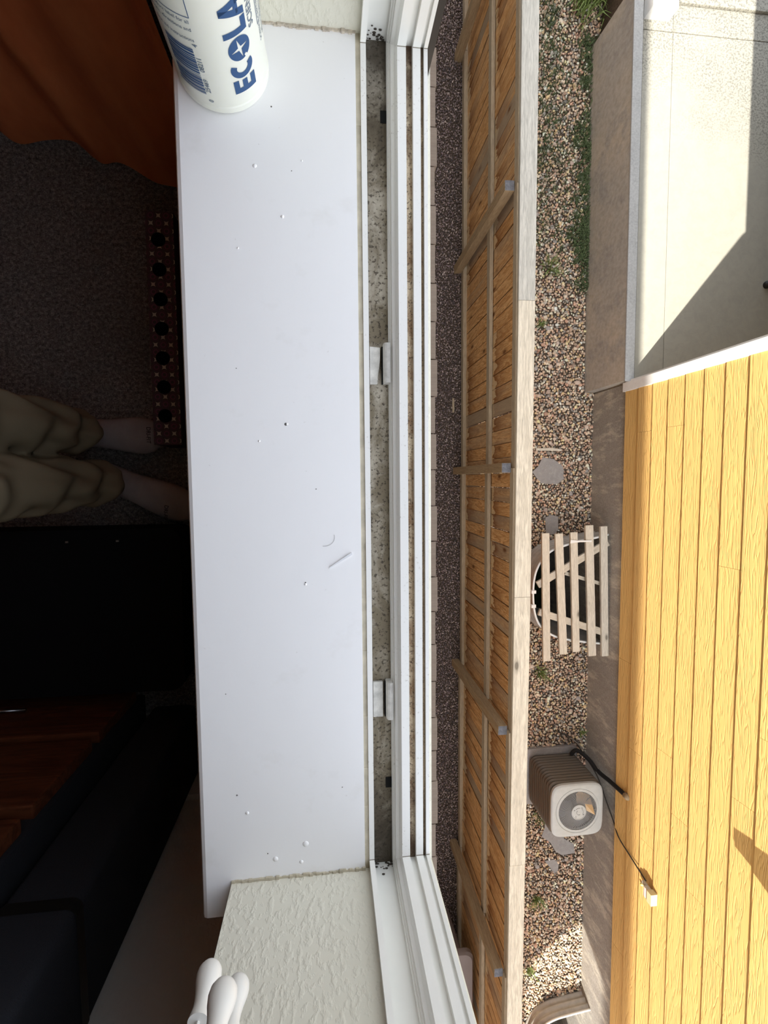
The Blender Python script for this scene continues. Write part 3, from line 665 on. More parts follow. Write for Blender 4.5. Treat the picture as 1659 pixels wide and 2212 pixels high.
obj('body', MB().loft([rr3(.305, .305, .08, .05), rr3(.305, .305, .08, .70)]), M_ACD, ac)
lv = MB().loft([rr3(.304, .304, .08, -.004), rr3(.331, .331, .09, -.016), rr3(.332, .332, .09, -.006), rr3(.304, .304, .08, .006)], caps=False); lme = mesh('louvre', lv, M_ACL, True)
for k in range(11): o = bpy.data.objects.new('louvre', lme); o.location = (0, 0, .115 + .055 * k); put(o, ac)
# top pan with round opening
NA = 96
def sq(w_, z, p=5.5): return [(w_ * cos(2 * PI * k / NA) / ((abs(cos(2 * PI * k / NA)) ** p + abs(sin(2 * PI * k / NA)) ** p) ** (1 / p)), w_ * sin(2 * PI * k / NA) / ((abs(cos(2 * PI * k / NA)) ** p + abs(sin(2 * PI * k / NA)) ** p) ** (1 / p)), z) for k in range(NA)]
def circ(r, z): return [(r * cos(2 * PI * k / NA), r * sin(2 * PI * k / NA), z) for k in range(NA)]
rings = [sq(.315, .69), sq(hw, .70), sq(hw + .002, .735), sq(hw - .010, .748), sq(hw - .02, .752), circ(.284, .754), circ(.279, .748), circ(.274, .754), circ(.246, .757), circ(.244, .72)]
smooth_angle(obj('top_pan', MB().loft(rings, caps=False), M_ACT, ac), 35)
gd = MB()
for k in range(96):
    a = 2 * PI * k / 96; c, s = cos(a), sin(a); u = Vector((c, s, 0)); v = Vector((-s, c, 0))
    p0 = u * .085 + Vector((0, 0, .775)); p1 = u * .17 + Vector((0, 0, .768)); p2 = u * .248 + Vector((0, 0, .752)); dz = Vector((0, 0, .004))
    gd.loft([[p - v * h_ - dz, p + v * h_ - dz, p + v * h_, p - v * h_] for p, h_ in ((p0, .0012), (p1, .002), (p2, .0030))])
obj('fan_guard', gd, M_ACG, ac)
hub = obj('guard_hub', MB().lathe([(.0, .770), (.094, .770), (.095, .784), (.088, .788), (.082, .782), (.060, .784), (.0, .786)], n=36), M_ACT, ac); smooth_angle(hub, 30)
hl = MB()
for (r, a0, a1) in ((.055, -.5, .9), (.055, 1.3, 2.4), (.03, 2.2, 5.2)):
    P = [(r * cos(a0 + (a1 - a0) * i / 10), r * sin(a0 + (a1 - a0) * i / 10), .7862) for i in range(11)]; hl.tube(P, .0016, 5)
for a in (.9, 2.6, 4.0, 5.7): hl.tube([(.062 * cos(a), .062 * sin(a), .786), (.070 * cos(a + .15), .070 * sin(a + .15), .786)], .003, 5)
obj('emblem', hl, plain('emboss_line', (.13, .13, .12), .6), ac, label='round embossed emblem in the middle of the guard')
M_FAN = plain('tan_blade', (.52, .37, .20), .5); M_FAN2 = plain('grey_blade', (.075, .08, .09), .45)
for k, (a0, a1) in enumerate(((-.12, 1.62), (1.98, 3.6), (4.1, 5.7))):
    P = [(.05, a0 + .1), (.19, a0), (.228, a0 + .12), (.235, (a0 + a1) / 2), (.228, a1 - .2), (.2, a1), (.05, a1 - .15)]
    mb = MB(); pts = [(r * cos(a), r * sin(a)) for r, a in P]
    up = [(x, y, .690 + .035 * ((math.atan2(y, x) - a0) % (2 * PI)) / 1.7) for x, y in pts]; n = len(up)
    mb.add(up + [(x, y, z - .003) for x, y, z in up], [tuple(range(n)), tuple(range(n, 2 * n))[::-1]] + [(i, (i + 1) % n, n + (i + 1) % n, n + i) for i in range(n)])
    o = obj('fan_blade', mb, M_FAN if k == 0 else M_FAN2, ac)
    if k == 0: o['label'] = 'tan fan blade'
obj('motor', MB().lathe([(0, .66), (.07, .66), (.07, .745), (0, .745)], n=20), M_ACD, ac)
obj('motor_strut', MB().tube([(.05, .05, .748), (.172, .172, .745)], .006, 6), M_ACD, ac)
obj('fan_well', MB().lathe([(.243, .722), (.243, .60), (0, .60)], n=48, caps=False), M_BLK, ac)
# refrigerant lines and cable
def curve_pts(P, n=40):
    P = [Vector(p) for p in P]; out = []
    Q = [P[0]] + P + [P[-1]]
    for i in range(1, len(Q) - 2):
        for k in range(n // (len(P) - 1)):
            t = k / (n // (len(P) - 1)); a, b, c, d = Q[i - 1], Q[i], Q[i + 1], Q[i + 2]
            out.append(.5 * ((2 * b) + (c - a) * t + (2 * a - 5 * b + 4 * c - d) * t * t + (3 * b - a - 3 * c + d) * t ** 3))
    return out + [P[-1]]
o = obj('refrigerant_pipe', MB().tube(curve_pts([(3.20, -3.735, -4.66), (3.26, -3.66, -4.62), (3.36, -3.72, -4.5), (3.41, -3.80, -4.35), (3.44, -3.80, -4.15), (3.45, -3.785, -3.90), (3.452, -3.785, -3.84)], 60), .026, 10), plain('black_foam', (.014, .013, .012), .8), label='thick black insulated pipe from the condenser up to the siding', cat='pipe', smooth=True)
pipe_ = o
o = obj('pipe_sleeve', MB().lathe([(.0, 0), (.034, 0), (.034, .05), (.022, .07), (0, .07)], n=14), plain('sleeve_tan', (.33, .25, .15), .7, var=.2), pipe_, label='tan wall sleeve', smooth=True); o.location = (3.452, -3.782, -3.85)
obj('electric_cable', MB().tube(curve_pts([(3.05, -3.47, -4.78), (3.25, -3.56, -4.74), (3.40, -3.78, -4.62), (3.465, -3.95, -4.45), (3.475, -4.16, -4.25), (3.475, -4.30, -4.10), (3.452, -4.39, -3.95), (3.452, -4.45, -3.70), (3.455, -4.51, -3.44)], 64), .0075, 7), plain('grey_cable', (.05, .042, .032), .7), label='thin dark cable climbing from behind the condenser to the electrical box', cat='cable', smooth=True)
obj('copper_pipe', MB().tube(curve_pts([(3.16, -3.50, -4.79), (3.30, -3.60, -4.70), (3.40, -3.72, -4.56), (3.42, -3.77, -4.36)], 40), .009, 7), plain('dull_pipe', (.20, .18, .15), .5), label='thin grey pipe beside the black insulated pipe', cat='pipe', smooth=True)

# ================================================================ storage box near our wall
M_BIN = plain('pinkish_plastic', (.25, .195, .17), .6, var=.05, vscale=6)
bn = empty('deck_box', (1.2, -6.35, GZ), label='pinkish tan plastic storage box with rounded lid beside the fence', cat='storage box')
obj('box_body', MB().loft([rr3(.35, .48, .06, 0), rr3(.37, .50, .06, .82)]), M_BIN, bn)
smooth_angle(obj('box_lid', MB().loft([rr3(.42, .72, .10, .80), rr3(.43, .73, .10, .81), rr3(.43, .73, .10, .86), rr3(.41, .71, .10, .885)]), M_BIN, bn), 40)
obj('lid_seam', MB().box(.15, .154, -.70, .70, .882, .888), M_ACD, bn)

# ================================================================ things on the sill
# spray bottle
bx, by = -.0915, .3885; BR = .0425
sb = empty('spray_bottle', (bx, by, ZS), label='frosted white spray bottle with blue printing standing on the sill', cat='bottle')
MBt = Mat('frosted_plastic', .32, .45); MBt.base((.84, .84, .74)); MBt.b.inputs['Subsurface Weight'].default_value = .25; MBt.b.inputs['Subsurface Radius'].default_value = (.01, .01, .008); MBt.b.inputs['Subsurface Scale'].default_value = 1.0
prof = [(0, .001), (BR - .006, .0), (BR - .002, .0015), (BR, .004), (BR, .0095), (BR - .0007, .0105), (BR - .0007, .165), (BR - .002, .175), (BR - .010, .192), (.019, .210), (.0145, .216), (.0145, .228), (0, .228)]
o = obj('bottle_body', MB().lathe(prof, n=64), MBt.m, sb); smooth_angle(o, 30)
M_SPR = plain('sprayer_white', (.75, .75, .72), .4)
smooth_angle(obj('sprayer_collar', MB().lathe([(0, .215), (.0175, .215), (.0175, .236), (.012, .24), (0, .24)], n=28), M_SPR, sb))
obj('sprayer_head', MB().prism([(-.02, .24), (.012, .24), (.014, .27), (.045, .285), (.045, .30), (-.035, .305), (-.04, .285)], 'y', -.011, .011), M_SPR, sb, bevel=.003)
obj('trigger', MB().prism([(.018, .275), (.030, .275), (.040, .24), (.034, .215), (.028, .217), (.031, .24)], 'y', -.006, .006), plain('trigger_blue', (.05, .12, .3), .4), sb, bevel=.002)
M_INK = plain('blue_ink', (.030, .085, .21), .5); M_INK2 = plain('grey_ink', (.15, .19, .25), .6)
FACE = math.atan2(-.974, .227)
def wrap(name, mb, m, parent, th0, z0, label=None, rr=BR - .0004, step=.002):
    """flat (u up the bottle, v around it, counterclockwise seen from the left) shape wrapped on the wall"""
    bm = bmesh.new(); me = bpy.data.meshes.new(name); me.from_pydata([(p[0], p[1], 0) for p in mb.v], [], mb.f); bm.from_mesh(me)
    ys_ = [v.co.y for v in bm.verts]; a, b = min(ys_), max(ys_); k = a + step
    while k < b:
        g = bm.verts[:] + bm.edges[:] + bm.faces[:]; bmesh.ops.bisect_plane(bm, geom=g, plane_co=(0, k, 0), plane_no=(0, 1, 0)); k += step
    for v in bm.verts:
        th = FACE + math.radians(th0) - v.co.y / rr; v.co = Vector((rr * cos(th) * 1.0, rr * sin(th), z0 + v.co.x))
    bmesh.ops.recalc_face_normals(bm, faces=bm.faces); bm.to_mesh(me); bm.free(); me.materials.append(m)
    return put(bpy.data.objects.new(name, me), parent, label=label)
def text_mb(s, size, bold=0, spacing=1.0):
    cu = bpy.data.curves.new('t', 'FONT'); cu.body = s; cu.size = size; cu.offset = bold; cu.resolution_u = 3; cu.space_character = spacing; cu.fill_mode = 'FRONT'
    ob = bpy.data.objects.new('t', cu); COL.objects.link(ob); bpy.context.view_layer.update()
    dg = bpy.context.evaluated_depsgraph_get(); me = bpy.data.meshes.new_from_object(ob.evaluated_get(dg))
    mb = MB(); mb.add([v.co[:] for v in me.vertices], [tuple(p.vertices) for p in me.polygons])
    bpy.data.objects.remove(ob); bpy.data.curves.remove(cu); bpy.data.meshes.remove(me); return mb
# heavy letters drawn by hand: u along reading direction, v = letter height
def rect(mb, x0, x1, y0, y1): mb.add([(x0, y0, 0), (x1, y0, 0), (x1, y1, 0), (x0, y1, 0)], [(0, 1, 2, 3)])
def arc(mb, cx, cy_, rx, ry, tx, ty, a0, a1, n=28):
    for i in range(n):
        A, B = [math.radians(a0 + (a1 - a0) * (i + k) / n) for k in (0, 1)]
        mb.add([(cx + rx * cos(A), cy_ + ry * sin(A), 0), (cx + rx * cos(B), cy_ + ry * sin(B), 0), (cx + (rx - tx) * cos(B), cy_ + (ry - ty) * sin(B), 0), (cx + (rx - tx) * cos(A), cy_ + (ry - ty) * sin(A), 0)], [(0, 1, 2, 3)])
LH = .0225; lm = MB()
rect(lm, 0, .0052, 0, LH); rect(lm, .0052, .0135, 0, .0052); rect(lm, .0052, .0125, .0088, .0138); rect(lm, .0052, .0135, LH - .0052, LH)     # E
arc(lm, .0245, LH / 2, .0098, LH / 2, .0053, .0056, 62, 298)                                                                                    # C
# O: a disc with a four-pointed star cut out and a small star at its rim
ox, oy, R_ = .0425, LH / 2 - .001, .0107
star = []
for i in range(8):
    a = math.radians(45 * i + 12); r = .0093 if i % 2 == 0 else .0020
    star.append((ox + r * cos(a), oy + r * .98 * sin(a)))
seg = 64
def star_r(t):
    # radius of the star outline in direction t
    d = Vector((cos(t), sin(t))); best = 0
    for i in range(8):
        p = Vector(star[i]) - Vector((ox, oy)); q = Vector(star[(i + 1) % 8]) - Vector((ox, oy)); e = q - p; den = d.x * e.y - d.y * e.x
        if abs(den) < 1e-12: continue
        r = (p.x * e.y - p.y * e.x) / den; s_ = (p.x * d.y - p.y * d.x) / den
        if r > 0 and -1e-6 <= s_ <= 1 + 1e-6: best = max(best, r)
    return best
for i in range(128):
    A, B = 2 * PI * i / 128, 2 * PI * (i + 1) / 128
    ra_, rb_ = star_r(A), star_r(B)
    if 3.55 < (A + B) / 2 < 3.8: Ro = R_ * .80
    else: Ro = R_
    lm.add([(ox + Ro * cos(A), oy + Ro * sin(A), 0), (ox + Ro * cos(B), oy + Ro * sin(B), 0), (ox + min(rb_, Ro) * cos(B), oy + min(rb_, Ro) * sin(B), 0), (ox + min(ra_, Ro) * cos(A), oy + min(ra_, Ro) * sin(A), 0)], [(0, 1, 2, 3)])
rect(lm, .0550, .0602, 0, LH); rect(lm, .0602, .0672, 0, .0052)                                                                                   # L
lm.add([(.0678, 0, 0), (.0735, 0, 0), (.0795, LH, 0), (.0745, LH, 0)], [(0, 1, 2, 3)]); lm.add([(.0812, 0, 0), (.0869, 0, 0), (.0802, LH, 0), (.0752, LH, 0)], [(0, 1, 2, 3)]); rect(lm, .0715, .083, .0052, .0095)   # A
rect(lm, .0895, .0947, 0, LH)                                                                                                                    # B
arc(lm, .0965, LH * .27, .0075, LH * .27, .0048, .0042, -90, 90); arc(lm, .0960, LH * .76, .0070, LH * .24, .0046, .0040, -90, 90)
sc_ = MB(); sc_.add([(p[0] * .98, p[1], 0) for p in lm.v], lm.f)
# v runs from the lower edge of the letters (right side in view) to their top (left side)
wrap('brand_lettering', sc_, M_INK, sb, 38, .0235, label='ECOLAB in heavy blue letters reading up the bottle')
tm = text_mb('SCIENTIFIC', .0088, .0001); wrap('small_lettering', tm, M_INK2, sb, 50, .073)
# bar code
bc = MB(); u = 0; random.seed(3)
while u < .047:
    wdt = random.choice([.0006, .0006, .0012, .0018]); rect(bc, u, min(u + wdt, .047), 0, .0255 + (.0015 if u < .001 else 0)); u += wdt + random.choice([.0006, .0006, .0012, .0009])
random.seed(11)
wrap('bar_code', bc, M_INK, sb, -29, .0225)
for s_, u0 in (('0', .0145), ('25469', .0255), ('08211', .0475), ('4', .0715)):
    wrap('small_lettering', text_mb(s_, .0058, .0001), M_INK2, sb, -22.5, u0)
for s_, th, z0, sz_ in (('See product label for all', -27, .083, .0042), ('precautionary statements.', -40, .083, .0042), ('uses.', -55, .083, .0042), ('directions', 68, .055, .005), ('Use only as', 76, .05, .005), ('Keep out of reach', 84, .04, .005)):
    pass
def lines_of_text(name, rows, th, z0, size, rot=False):
    for i, s_ in enumerate(rows):
        t_ = text_mb(s_, size, .00004)
        if rot: # text runs around the bottle
            q = MB(); q.add([(-p[1], p[0], 0) for p in t_.v], t_.f); t_ = q
            wmax = max(p[1] for p in t_.v); t2 = MB(); t2.add([(p[0] + 0, wmax - p[1], 0) for p in t_.v], [f[::-1] for f in t_.f])
            mir = MB(); mir.add([(-p[0], p[1], 0) for p in t2.v], t2.f); wrap(name, mir, M_INK2, sb, th, z0 - i * .0065)
        else: wrap(name, t_, M_INK2, sb, th + i * 9, z0)
lines_of_text('small_lettering', ['See product label for all', 'precautions, directions and'], -24, .092, .0042, True)
lines_of_text('small_lettering', ['first aid instructions'], -24, .0765, .0042, True)
lines_of_text('small_lettering', ['SCIENCE CERTIFIED', 'MULTI SURFACE', 'READY TO USE'], 66, .047, .0048)
fr = MB()
for (a, b, c, d) in ((0, .0006, 0, .03), (0, .05, 0, .0006)): rect(fr, a, b, c, d)
wrap('label_frame', fr, M_INK, sb, -22, .097)
fr2 = MB(); rect(fr2, 0, .05, 0, .0006); rect(fr2, 0, .0006, -.02, .0006); wrap('label_frame', fr2, M_INK, sb, 60, .064)

# clear plastic stick
mst = Mat('clear_plastic', .15, .6); mst.base((.95, .96, .98)); mst.b.inputs['Transmission Weight'].default_value = .15
st = obj('plastic_stick', MB().prism([(-.0138, -.0003), (-.0138, .0006), (.0125, .0012), (.0138, .0006), (.0138, -.0010), (.012, -.0012)], 'z', 0, .0012), mst.m, label='tiny clear plastic stick lying on the sill by the track', cat='plastic scrap')
st.location = (.0120, -.0845, ZS + .0001); st.rotation_euler.z = math.radians(32)
obj('hair', MB().tube([(-.004 + .010 * cos(t), -.06 + .009 * sin(t), ZS + .0004) for t in np.linspace(-1.8, .3, 14)], .00012, 4), plain('hair_brown', (.12, .09, .07), .6), label='fine curled hair on the sill above the plastic stick', cat='hair')

# blind-cord tassels
M_TAS = plain('white_tassel', (.74, .73, .69), .35, .5)
for (x_, y_, z_, lab) in ((-.0800, -.3135, .995, 'leftmost and largest of the white cord tassels'), (-.0612, -.2790, 1.040, 'middle white cord tassel in front of the others'), (-.0650, -.3360, .985, 'rightmost white cord tassel, half hidden behind the middle one')):
    t_ = empty('cord_tassel', (x_, y_, z_), label=lab, cat='tassel', group='blind cord tassels')
    pr_ = [(0, 0), (.0030, .0003), (.0056, .0018), (.0072, .0045), (.0077, .0080), (.0072, .0125), (.0058, .0180), (.0050, .0230), (.0048, .027), (.0056, .032), (.0060, .0345), (0, .0345)]
    smooth_angle(obj('tassel_bell', MB().lathe(pr_, n=28), M_TAS, t_), 50)
    obj('cord', MB().tube([(0, 0, .033), (.0, 0, ZH - z_ - .0)], .0011, 6), M_TAS, t_)

# ================================================================ the room below the sill
# orange curtain
M_CUR = Mat('rust_fabric', .7, .25); co = M_CUR.co((1, 1, .4)); M_CUR.base(M_CUR.ramp(M_CUR.noise(co, 7, 4, .6), [(.35, (.72, .19, .07)), (.65, (.95, .31, .12))])); M_CUR.bump(M_CUR.noise(M_CUR.co(), 260, 2), .2, .002)
mb = MB(); rings = []; nu = 240
for iz in range(46):
    z = .006 + 2.15 * (iz / 45) ** 1.3; r = []
    for i in range(nu):
        u = i / (nu - 1); X = -1.9 + 1.68 * u; Yb = float(np.interp(X, [-1.9, -1.0, -.76, -.60, -.45, -.36, -.2], [.86, .83, .81, .80, .757, .715, .66]))
        fold = .022 * math.sin(u * 68 + .7 * noise.noise((u * 7, 0, z * .4))) * (.45 + .55 * min(1, z)) + .018 * noise.noise((u * 9, z * 1.6, 2)) + .012 * noise.noise((u * 30, z * 7, 5)) * max(0, 1 - z * 1.6)
        zz = z + (.012 * noise.noise((u * 12, 0, 3)) if iz == 0 else 0)
        lean = (1 - u) * 0
        r.append((X + .015 * math.sin(u * 40 + 2), Yb + fold + .03 * (1 - min(1, z * 2)) * noise.noise((u * 5, 1, 1)), max(zz, .002)))
    rings.append(r)
mb.loft(rings, closed=False, caps=False)
cur = empty('curtain', (-1.0, .82, 0), label='rust orange curtain hanging to the dark carpet', cat='curtain')
o = obj('curtain_panel', mb, M_CUR.m, cur, smooth=True); o.location = (1.0, -.82, 0)
o = obj('curtain_rod', MB().tube([(-2.0 + 1, .82 - .82 + .02, 2.17), (-.109 + 1, -.10, 2.17)], .012, 10), M_BLK, cur, smooth=True)
# patterned box with seven holes
def mk_pat():
    M = Mat('patterned_print', .6, .3); co = M.co(); s = M.sep(co); P_ = .0335
    def cell(off_x, off_y):
        fx = M.math('SUBTRACT', M.math('FRACT', M.math('ADD', M.math('DIVIDE', s[0], P_), off_x)), .5); fy = M.math('SUBTRACT', M.math('FRACT', M.math('ADD', M.math('DIVIDE', s[1], P_), off_y)), .5); return fx, fy
    def length(fx, fy): return M.math('SQRT', M.math('ADD', M.math('MULTIPLY', fx, fx), M.math('MULTIPLY', fy, fy)))
    col = (.065, .05, .06)
    for (ox_, oy_) in ((.5, .5), (0, 0)):
        fx, fy = cell(ox_, oy_); d = length(fx, fy); ring = M.ramp(d, [(.10, BW(0)), (.12, BW(1)), (.19, BW(1)), (.20, BW(0)), (.25, BW(.0)), (.26, BW(.7)), (.31, BW(0))]); col = M.mix(ring, col, (.17, .065, .12))
    for (ox_, oy_) in ((0, .5), (.5, 0)):
        fx, fy = cell(ox_, oy_); d = M.math('ADD', M.math('SQRT', M.math('ABSOLUTE', M.math('ADD', fx, fy))), M.math('SQRT', M.math('ABSOLUTE', M.math('SUBTRACT', fx, fy)))); star_ = M.ramp(d, [(.62, BW(1)), (.66, BW(0))]); col = M.mix(star_, col, (.50, .44, .38))
    M.base(col); return M.m
pb = empty('patterned_box', (-.3685, .343, 0), label='long low patterned box with seven round holes on the carpet', cat='box')
hx0, hx1, hy0, hy1, hz = -.0285, .032, -.2600, .2600, .12
holes = [.5415 - .343 - .0640 * k * 1.0 for k in range(7)]
holes = [(.5419 - .0655 * k) - .343 for k in range(7)]
mb = MB(); hc = -.002; hr = .0158; n = 24
mb.add([(x, y, z) for z in (0, hz) for (x, y) in ((hx0, hy0), (hx1, hy0), (hx1, hy1), (hx0, hy1))], [(0, 1, 2, 3)[::-1], (0, 1, 5, 4), (1, 2, 6, 5), (2, 3, 7, 6), (3, 0, 4, 7)])
edges_y = [hy1] + [(holes[i] + holes[i + 1]) / 2 for i in range(6)] + [hy0]
for i, h in enumerate(holes):
    ya, yb_ = edges_y[i], edges_y[i + 1]; ring = [(hc + hr * cos(2 * PI * k / n), h + hr * sin(2 * PI * k / n)) for k in range(n)]; outer = []
    for k in range(n):
        a = 2 * PI * k / n; dx, dy = cos(a), sin(a); t = min((hx1 - hc) / dx if dx > 1e-6 else 9, (hx0 - hc) / dx if dx < -1e-6 else 9, (ya - h) / dy if dy > 1e-6 else 9, (yb_ - h) / dy if dy < -1e-6 else 9); outer.append((hc + dx * t, h + dy * t))
    # snap nearest outer points to the corners
    for cxy in ((hx0, ya), (hx1, ya), (hx0, yb_), (hx1, yb_)):
        k = min(range(n), key=lambda q: (outer[q][0] - cxy[0]) ** 2 + (outer[q][1] - cxy[1]) ** 2); outer[k] = cxy
    base = len(mb.v); mb.v += [(*p, hz) for p in ring] + [(*p, hz) for p in outer] + [(*p, hz - .05) for p in ring]
    for k in range(n): j = (k + 1) % n; mb.f += [(base + k, base + j, base + n + j, base + n + k), (base + k, base + 2 * n + k, base + 2 * n + j, base + j)]
    mb.f.append(tuple(base + 2 * n + k for k in range(n)))
o = bpy.data.objects.new('box_shell', bpy.data.meshes.new('box_shell')); o.data.from_pydata(mb.v, [], mb.f); o.data.materials.append(mk_pat()); o.data.materials.append(plain('box_side', (.07, .05, .06), .7)); put(o, pb)
for p_ in o.data.polygons: p_.material_index = 0 if abs(p_.normal.z) > .5 else 1
for i, h in enumerate(holes): obj('hole_liner', MB().lathe([(hr - .0003, hz - .001), (hr - .0003, hz - .045), (0, hz - .045)], (hc, h, 0), 20, caps=False), mc, pb)
# person: socks, trousers, hips
def ring_e(c, rx, ry, dirx, n=20, tilt=0):
    """ring in the plane normal to dirx (horizontal unit vector)"""
    s = Vector((-dirx.y, dirx.x, 0)); return [Vector(c) + s * rx * cos(2 * PI * k / n) + Vector((0, 0, 1)) * ry * sin(2 * PI * k / n) for k in range(n)]
person = empty('person', (-.62, .05, 0), label='person standing at the window in khaki trousers and grey socks', cat='person')
def mk_sock():
    M = Mat('sock_knit', .9, .1); co = M.co((1, 1, 1)); M.base(M.ramp(M.noise(co, 18, 3), [(.3, (.33, .30, .30)), (.7, (.41, .38, .38))])); wv = M.n('TexWave'); wv.inputs['Scale'].default_value = 120; M.l(co, wv.inputs['Vector']); M.bump(wv.outputs['Fac'], .25, .001); return M.m
M_SOCK = mk_sock()
def foot(heel, toe, shin, side, label):
    heel, toe = Vector(heel), Vector(toe); d = (toe - heel); L = d.length; d.normalize(); s = Vector((-d.y, d.x, 0)) * side
    mb = MB(); rings = []
    #            t    width height z  sideways
    for (t, wd, h, z, off) in ((.0, .012, .018, .028, 0), (.03, .026, .032, .034, 0), (.12, .033, .042, .043, 0), (.25, .034, .044, .045, .0), (.38, .034, .038, .040, .001), (.50, .037, .033, .035, .002), (.62, .042, .028, .030, .003), (.74, .046, .024, .026, .004), (.84, .045, .020, .022, .004), (.92, .038, .016, .019, .005), (.97, .027, .012, .016, .006), (1.0, .012, .007, .013, .007)):
        c = heel + d * L * t + s * off; c.z = z + .002; rings.append(ring_e(c, wd, h, d))
    mb.loft(rings)
    ank = heel + d * .062; a2 = MB(); rr = []
    for (z, r1, r2, f) in ((.02, .030, .036, 0), (.06, .031, .040, .1), (.10, .032, .042, .35), (.14, .036, .042, .7), (.20, .042, .046, 1.0)):
        c = ank.lerp(Vector((shin[0], shin[1], 0)), f); rr.append([Vector((c.x, c.y, z)) + d * r2 * cos(2 * PI * k / 20) + s * r1 * sin(2 * PI * k / 20) for k in range(20)])
    mb.loft(rr)
    o = obj('sock', mb, M_SOCK, person, label=label); o.location = -Vector(person.location)
    bvh = BVHTree.FromPolygons([Vector(v) for v in mb.v], mb.f)
    md = o.modifiers.new('r', 'REMESH'); md.mode = 'VOXEL'; md.voxel_size = .004; md.use_smooth_shade = True; sm_ = o.modifiers.new('s', 'SMOOTH'); sm_.iterations = 7
    return o, bvh, d, s
heel1, toe1 = (-.640, .121, 0), (-.408, .104, 0); heel2, toe2 = (-.580, .030, 0), (-.335, -.074, 0)
s1 = foot(heel1, toe1, (-.585, .112), 1, 'grey sock with dark toe lettering, foot nearer the patterned box')
s2 = foot(heel2, toe2, (-.545, .002), -1, 'grey sock with dark toe lettering, foot reaching under the sill')
M_SINK = plain('sock_ink', (.03, .022, .022), .8)
for (o, bvh, d, s), c0, along in ((s1, Vector((-.4400, .132, 0)), Vector((-.02, -1, 0)).normalized()), (s2, Vector((-.4010, -.060, 0)), Vector((-.25, -1, 0)).normalized())):
    tmb = text_mb('DRI-FIT', .0125, .0001); up_ = Vector((-along.y, along.x, 0)); V2 = []
    for p in tmb.v:
        q = c0 + along * p[0] + up_ * p[1]; hit = bvh.ray_cast(Vector((q.x, q.y, .3)), Vector((0, 0, -1))); z = hit[0].z if hit[0] else .03; V2.append((q.x, q.y, z + .0012))
    t_ = MB(); t_.add(V2, tmb.f); q = obj('sock_lettering', t_, M_SINK, o)
# trousers
M_TRO = Mat('khaki_cloth', .85, .1); co = M_TRO.co(); M_TRO.base(M_TRO.ramp(M_TRO.noise(co, 6, 3), [(.3, (.26, .215, .14)), (.7, (.32, .265, .17))])); M_TRO.bump(M_TRO.noise(co, 300, 2), .2, .001)
tb = MB()
for (P, R_) in (([(-.565, .113, .105), (-.572, .113, .16), (-.578, .112, .24), (-.590, .110, .34), (-.605, .108, .44), (-.63, .115, .56), (-.66, .12, .70), (-.68, .11, .86)], [.050, .053, .058, .064, .068, .074, .086, .10]),
               ([(-.520, -.004, .105), (-.532, -.004, .16), (-.545, -.005, .24), (-.562, -.006, .34), (-.585, -.008, .44), (-.62, -.02, .56), (-.66, -.04, .70), (-.68, -.05, .86)], [.050, .052, .056, .060, .065, .073, .086, .10])):
    cp_ = curve_pts(P, 84); zs = [p.z for p in cp_]; rings = []
    for i, c in enumerate(cp_):
        r = float(np.interp(c.z, [p[2] for p in P], R_)); ring = []
        for k in range(44):
            a = 2 * PI * k / 44; wr = .008 * math.sin(c.z * 55 + 2.5 * math.sin(a + c.z * 6) + 3 * noise.noise((cos(a) * 1.5, sin(a) * 1.5, c.z * 8))) * float(np.interp(c.z, [.1, .2, .45, .7], [.5, 1, .8, .3])) + .008 * noise.noise((cos(a) * 2, sin(a) * 2 + c.x * 9, c.z * 14))
            ring.append((c.x + (r + wr) * cos(a), c.y + (r + wr) * .93 * sin(a), c.z))
        rings.append(ring)
    tb.loft(rings)
tb.loft([[(-.68 + rx * cos(2 * PI * k / 30), .03 + ry * sin(2 * PI * k / 30), z) for k in range(30)] for (rx, ry, z) in ((.06, .12, .78), (.11, .175, .84), (.115, .18, .92), (.105, .165, 1.0))])
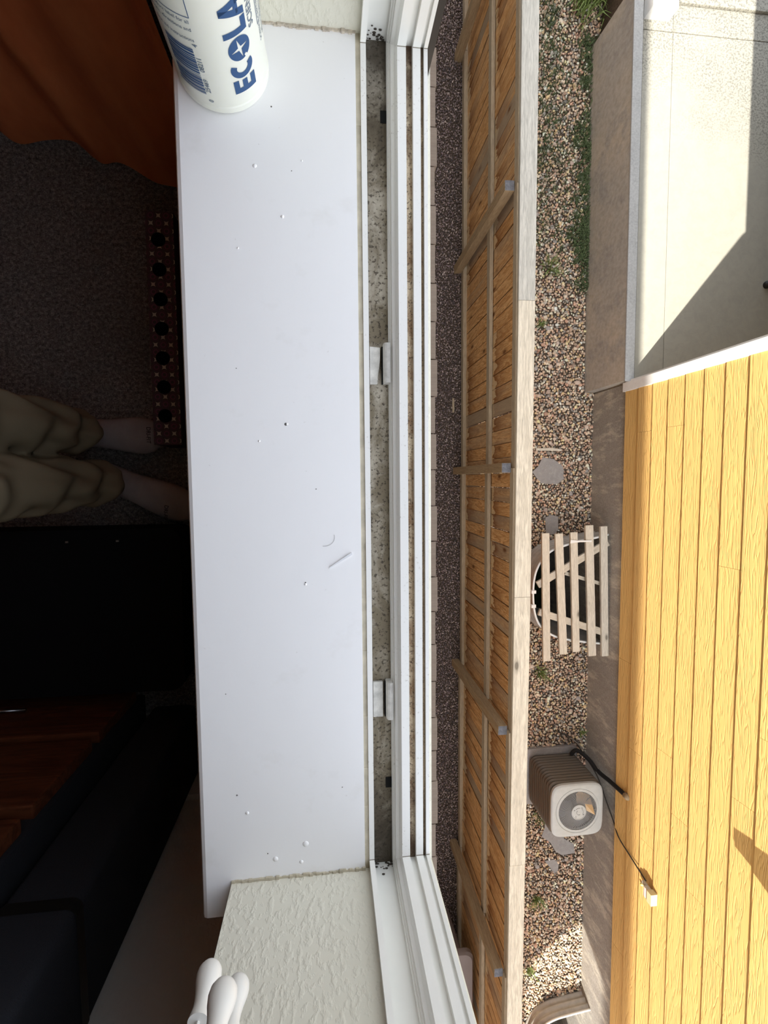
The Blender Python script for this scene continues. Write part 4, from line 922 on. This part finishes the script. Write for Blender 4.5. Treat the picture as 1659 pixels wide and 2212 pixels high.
o = obj('trousers', tb, M_TRO.m, person); o.location = -Vector(person.location)
md = o.modifiers.new('r', 'REMESH'); md.mode = 'VOXEL'; md.voxel_size = .0045; md.use_smooth_shade = True; o.modifiers.new('s', 'SMOOTH').iterations = 3
# black case lying on the floor with two latches
M_CASE = plain('black_fabric', (.010, .010, .011), .8, .1)
cz = empty('black_case', (-.70, -.307, 0), label='low black case with two tiny latches lying beside the feet', cat='case')
smooth_angle(obj('case_body', MB().loft([[(x, y, z) for x, y in rrect(.352, .195, .03)] for z in (.0, .004, .112, .12)]), M_CASE, cz), 40)
for xx in (-.597, -.487): obj('latch', MB().box(xx + .70 - .003, xx + .70 + .003, .169 - .003, .169 + .001, .118, .1225), plain('latch_metal', (.4, .4, .4), .3, metal=1), cz)
# dresser with wood-look drawers
M_DW = wood('drawer_woodgrain', (.20, .065, .028), (.12, .036, .016), (.045, .016, .008), (.7, 6, 7), rough=.5)
M_FAB = plain('charcoal_weave', (.035, .037, .044), .9, .1, bump=.5, bscale=400)
dr = empty('dresser', (-.87, -.66, 0), label='black fabric dresser with reddish woodgrain drawers by the side wall', cat='dresser')
obj('dresser_frame', MB().box(-.40, .385, -.115, .10, .0, .98), M_FAB, dr, bevel=.004)
for k in range(4):
    z0 = .03 + .235 * k; q = obj('drawer', MB().box(-.385, .375, .098, .125, z0, z0 + .205), M_DW, dr, bevel=.004)
    obj('handle', MB().tube([(.02, .135, z0 + .10), (.10, .140, z0 + .11), (.17, .135, z0 + .10)], .004, 6), plain('steel_handle', (.4, .42, .45), .3, metal=1), q, smooth=True)
# black suitcase standing between dresser and window wall
sc2 = empty('suitcase', (-.415, -.695, 0), label='tall black fabric suitcase standing between dresser and window wall', cat='suitcase')
smooth_angle(obj('shell', MB().loft([[(x, y, z) for x, y in rrect(.055, .100, .015)] for z in (.0, .01, .86, .88)]), M_FAB, sc2), 40)
obj('zipper_band', MB().loft([[(x, y, z) for x, y in rrect(.0565, .1015, .015)] for z in (.60, .62)], caps=False), M_BLK, sc2)
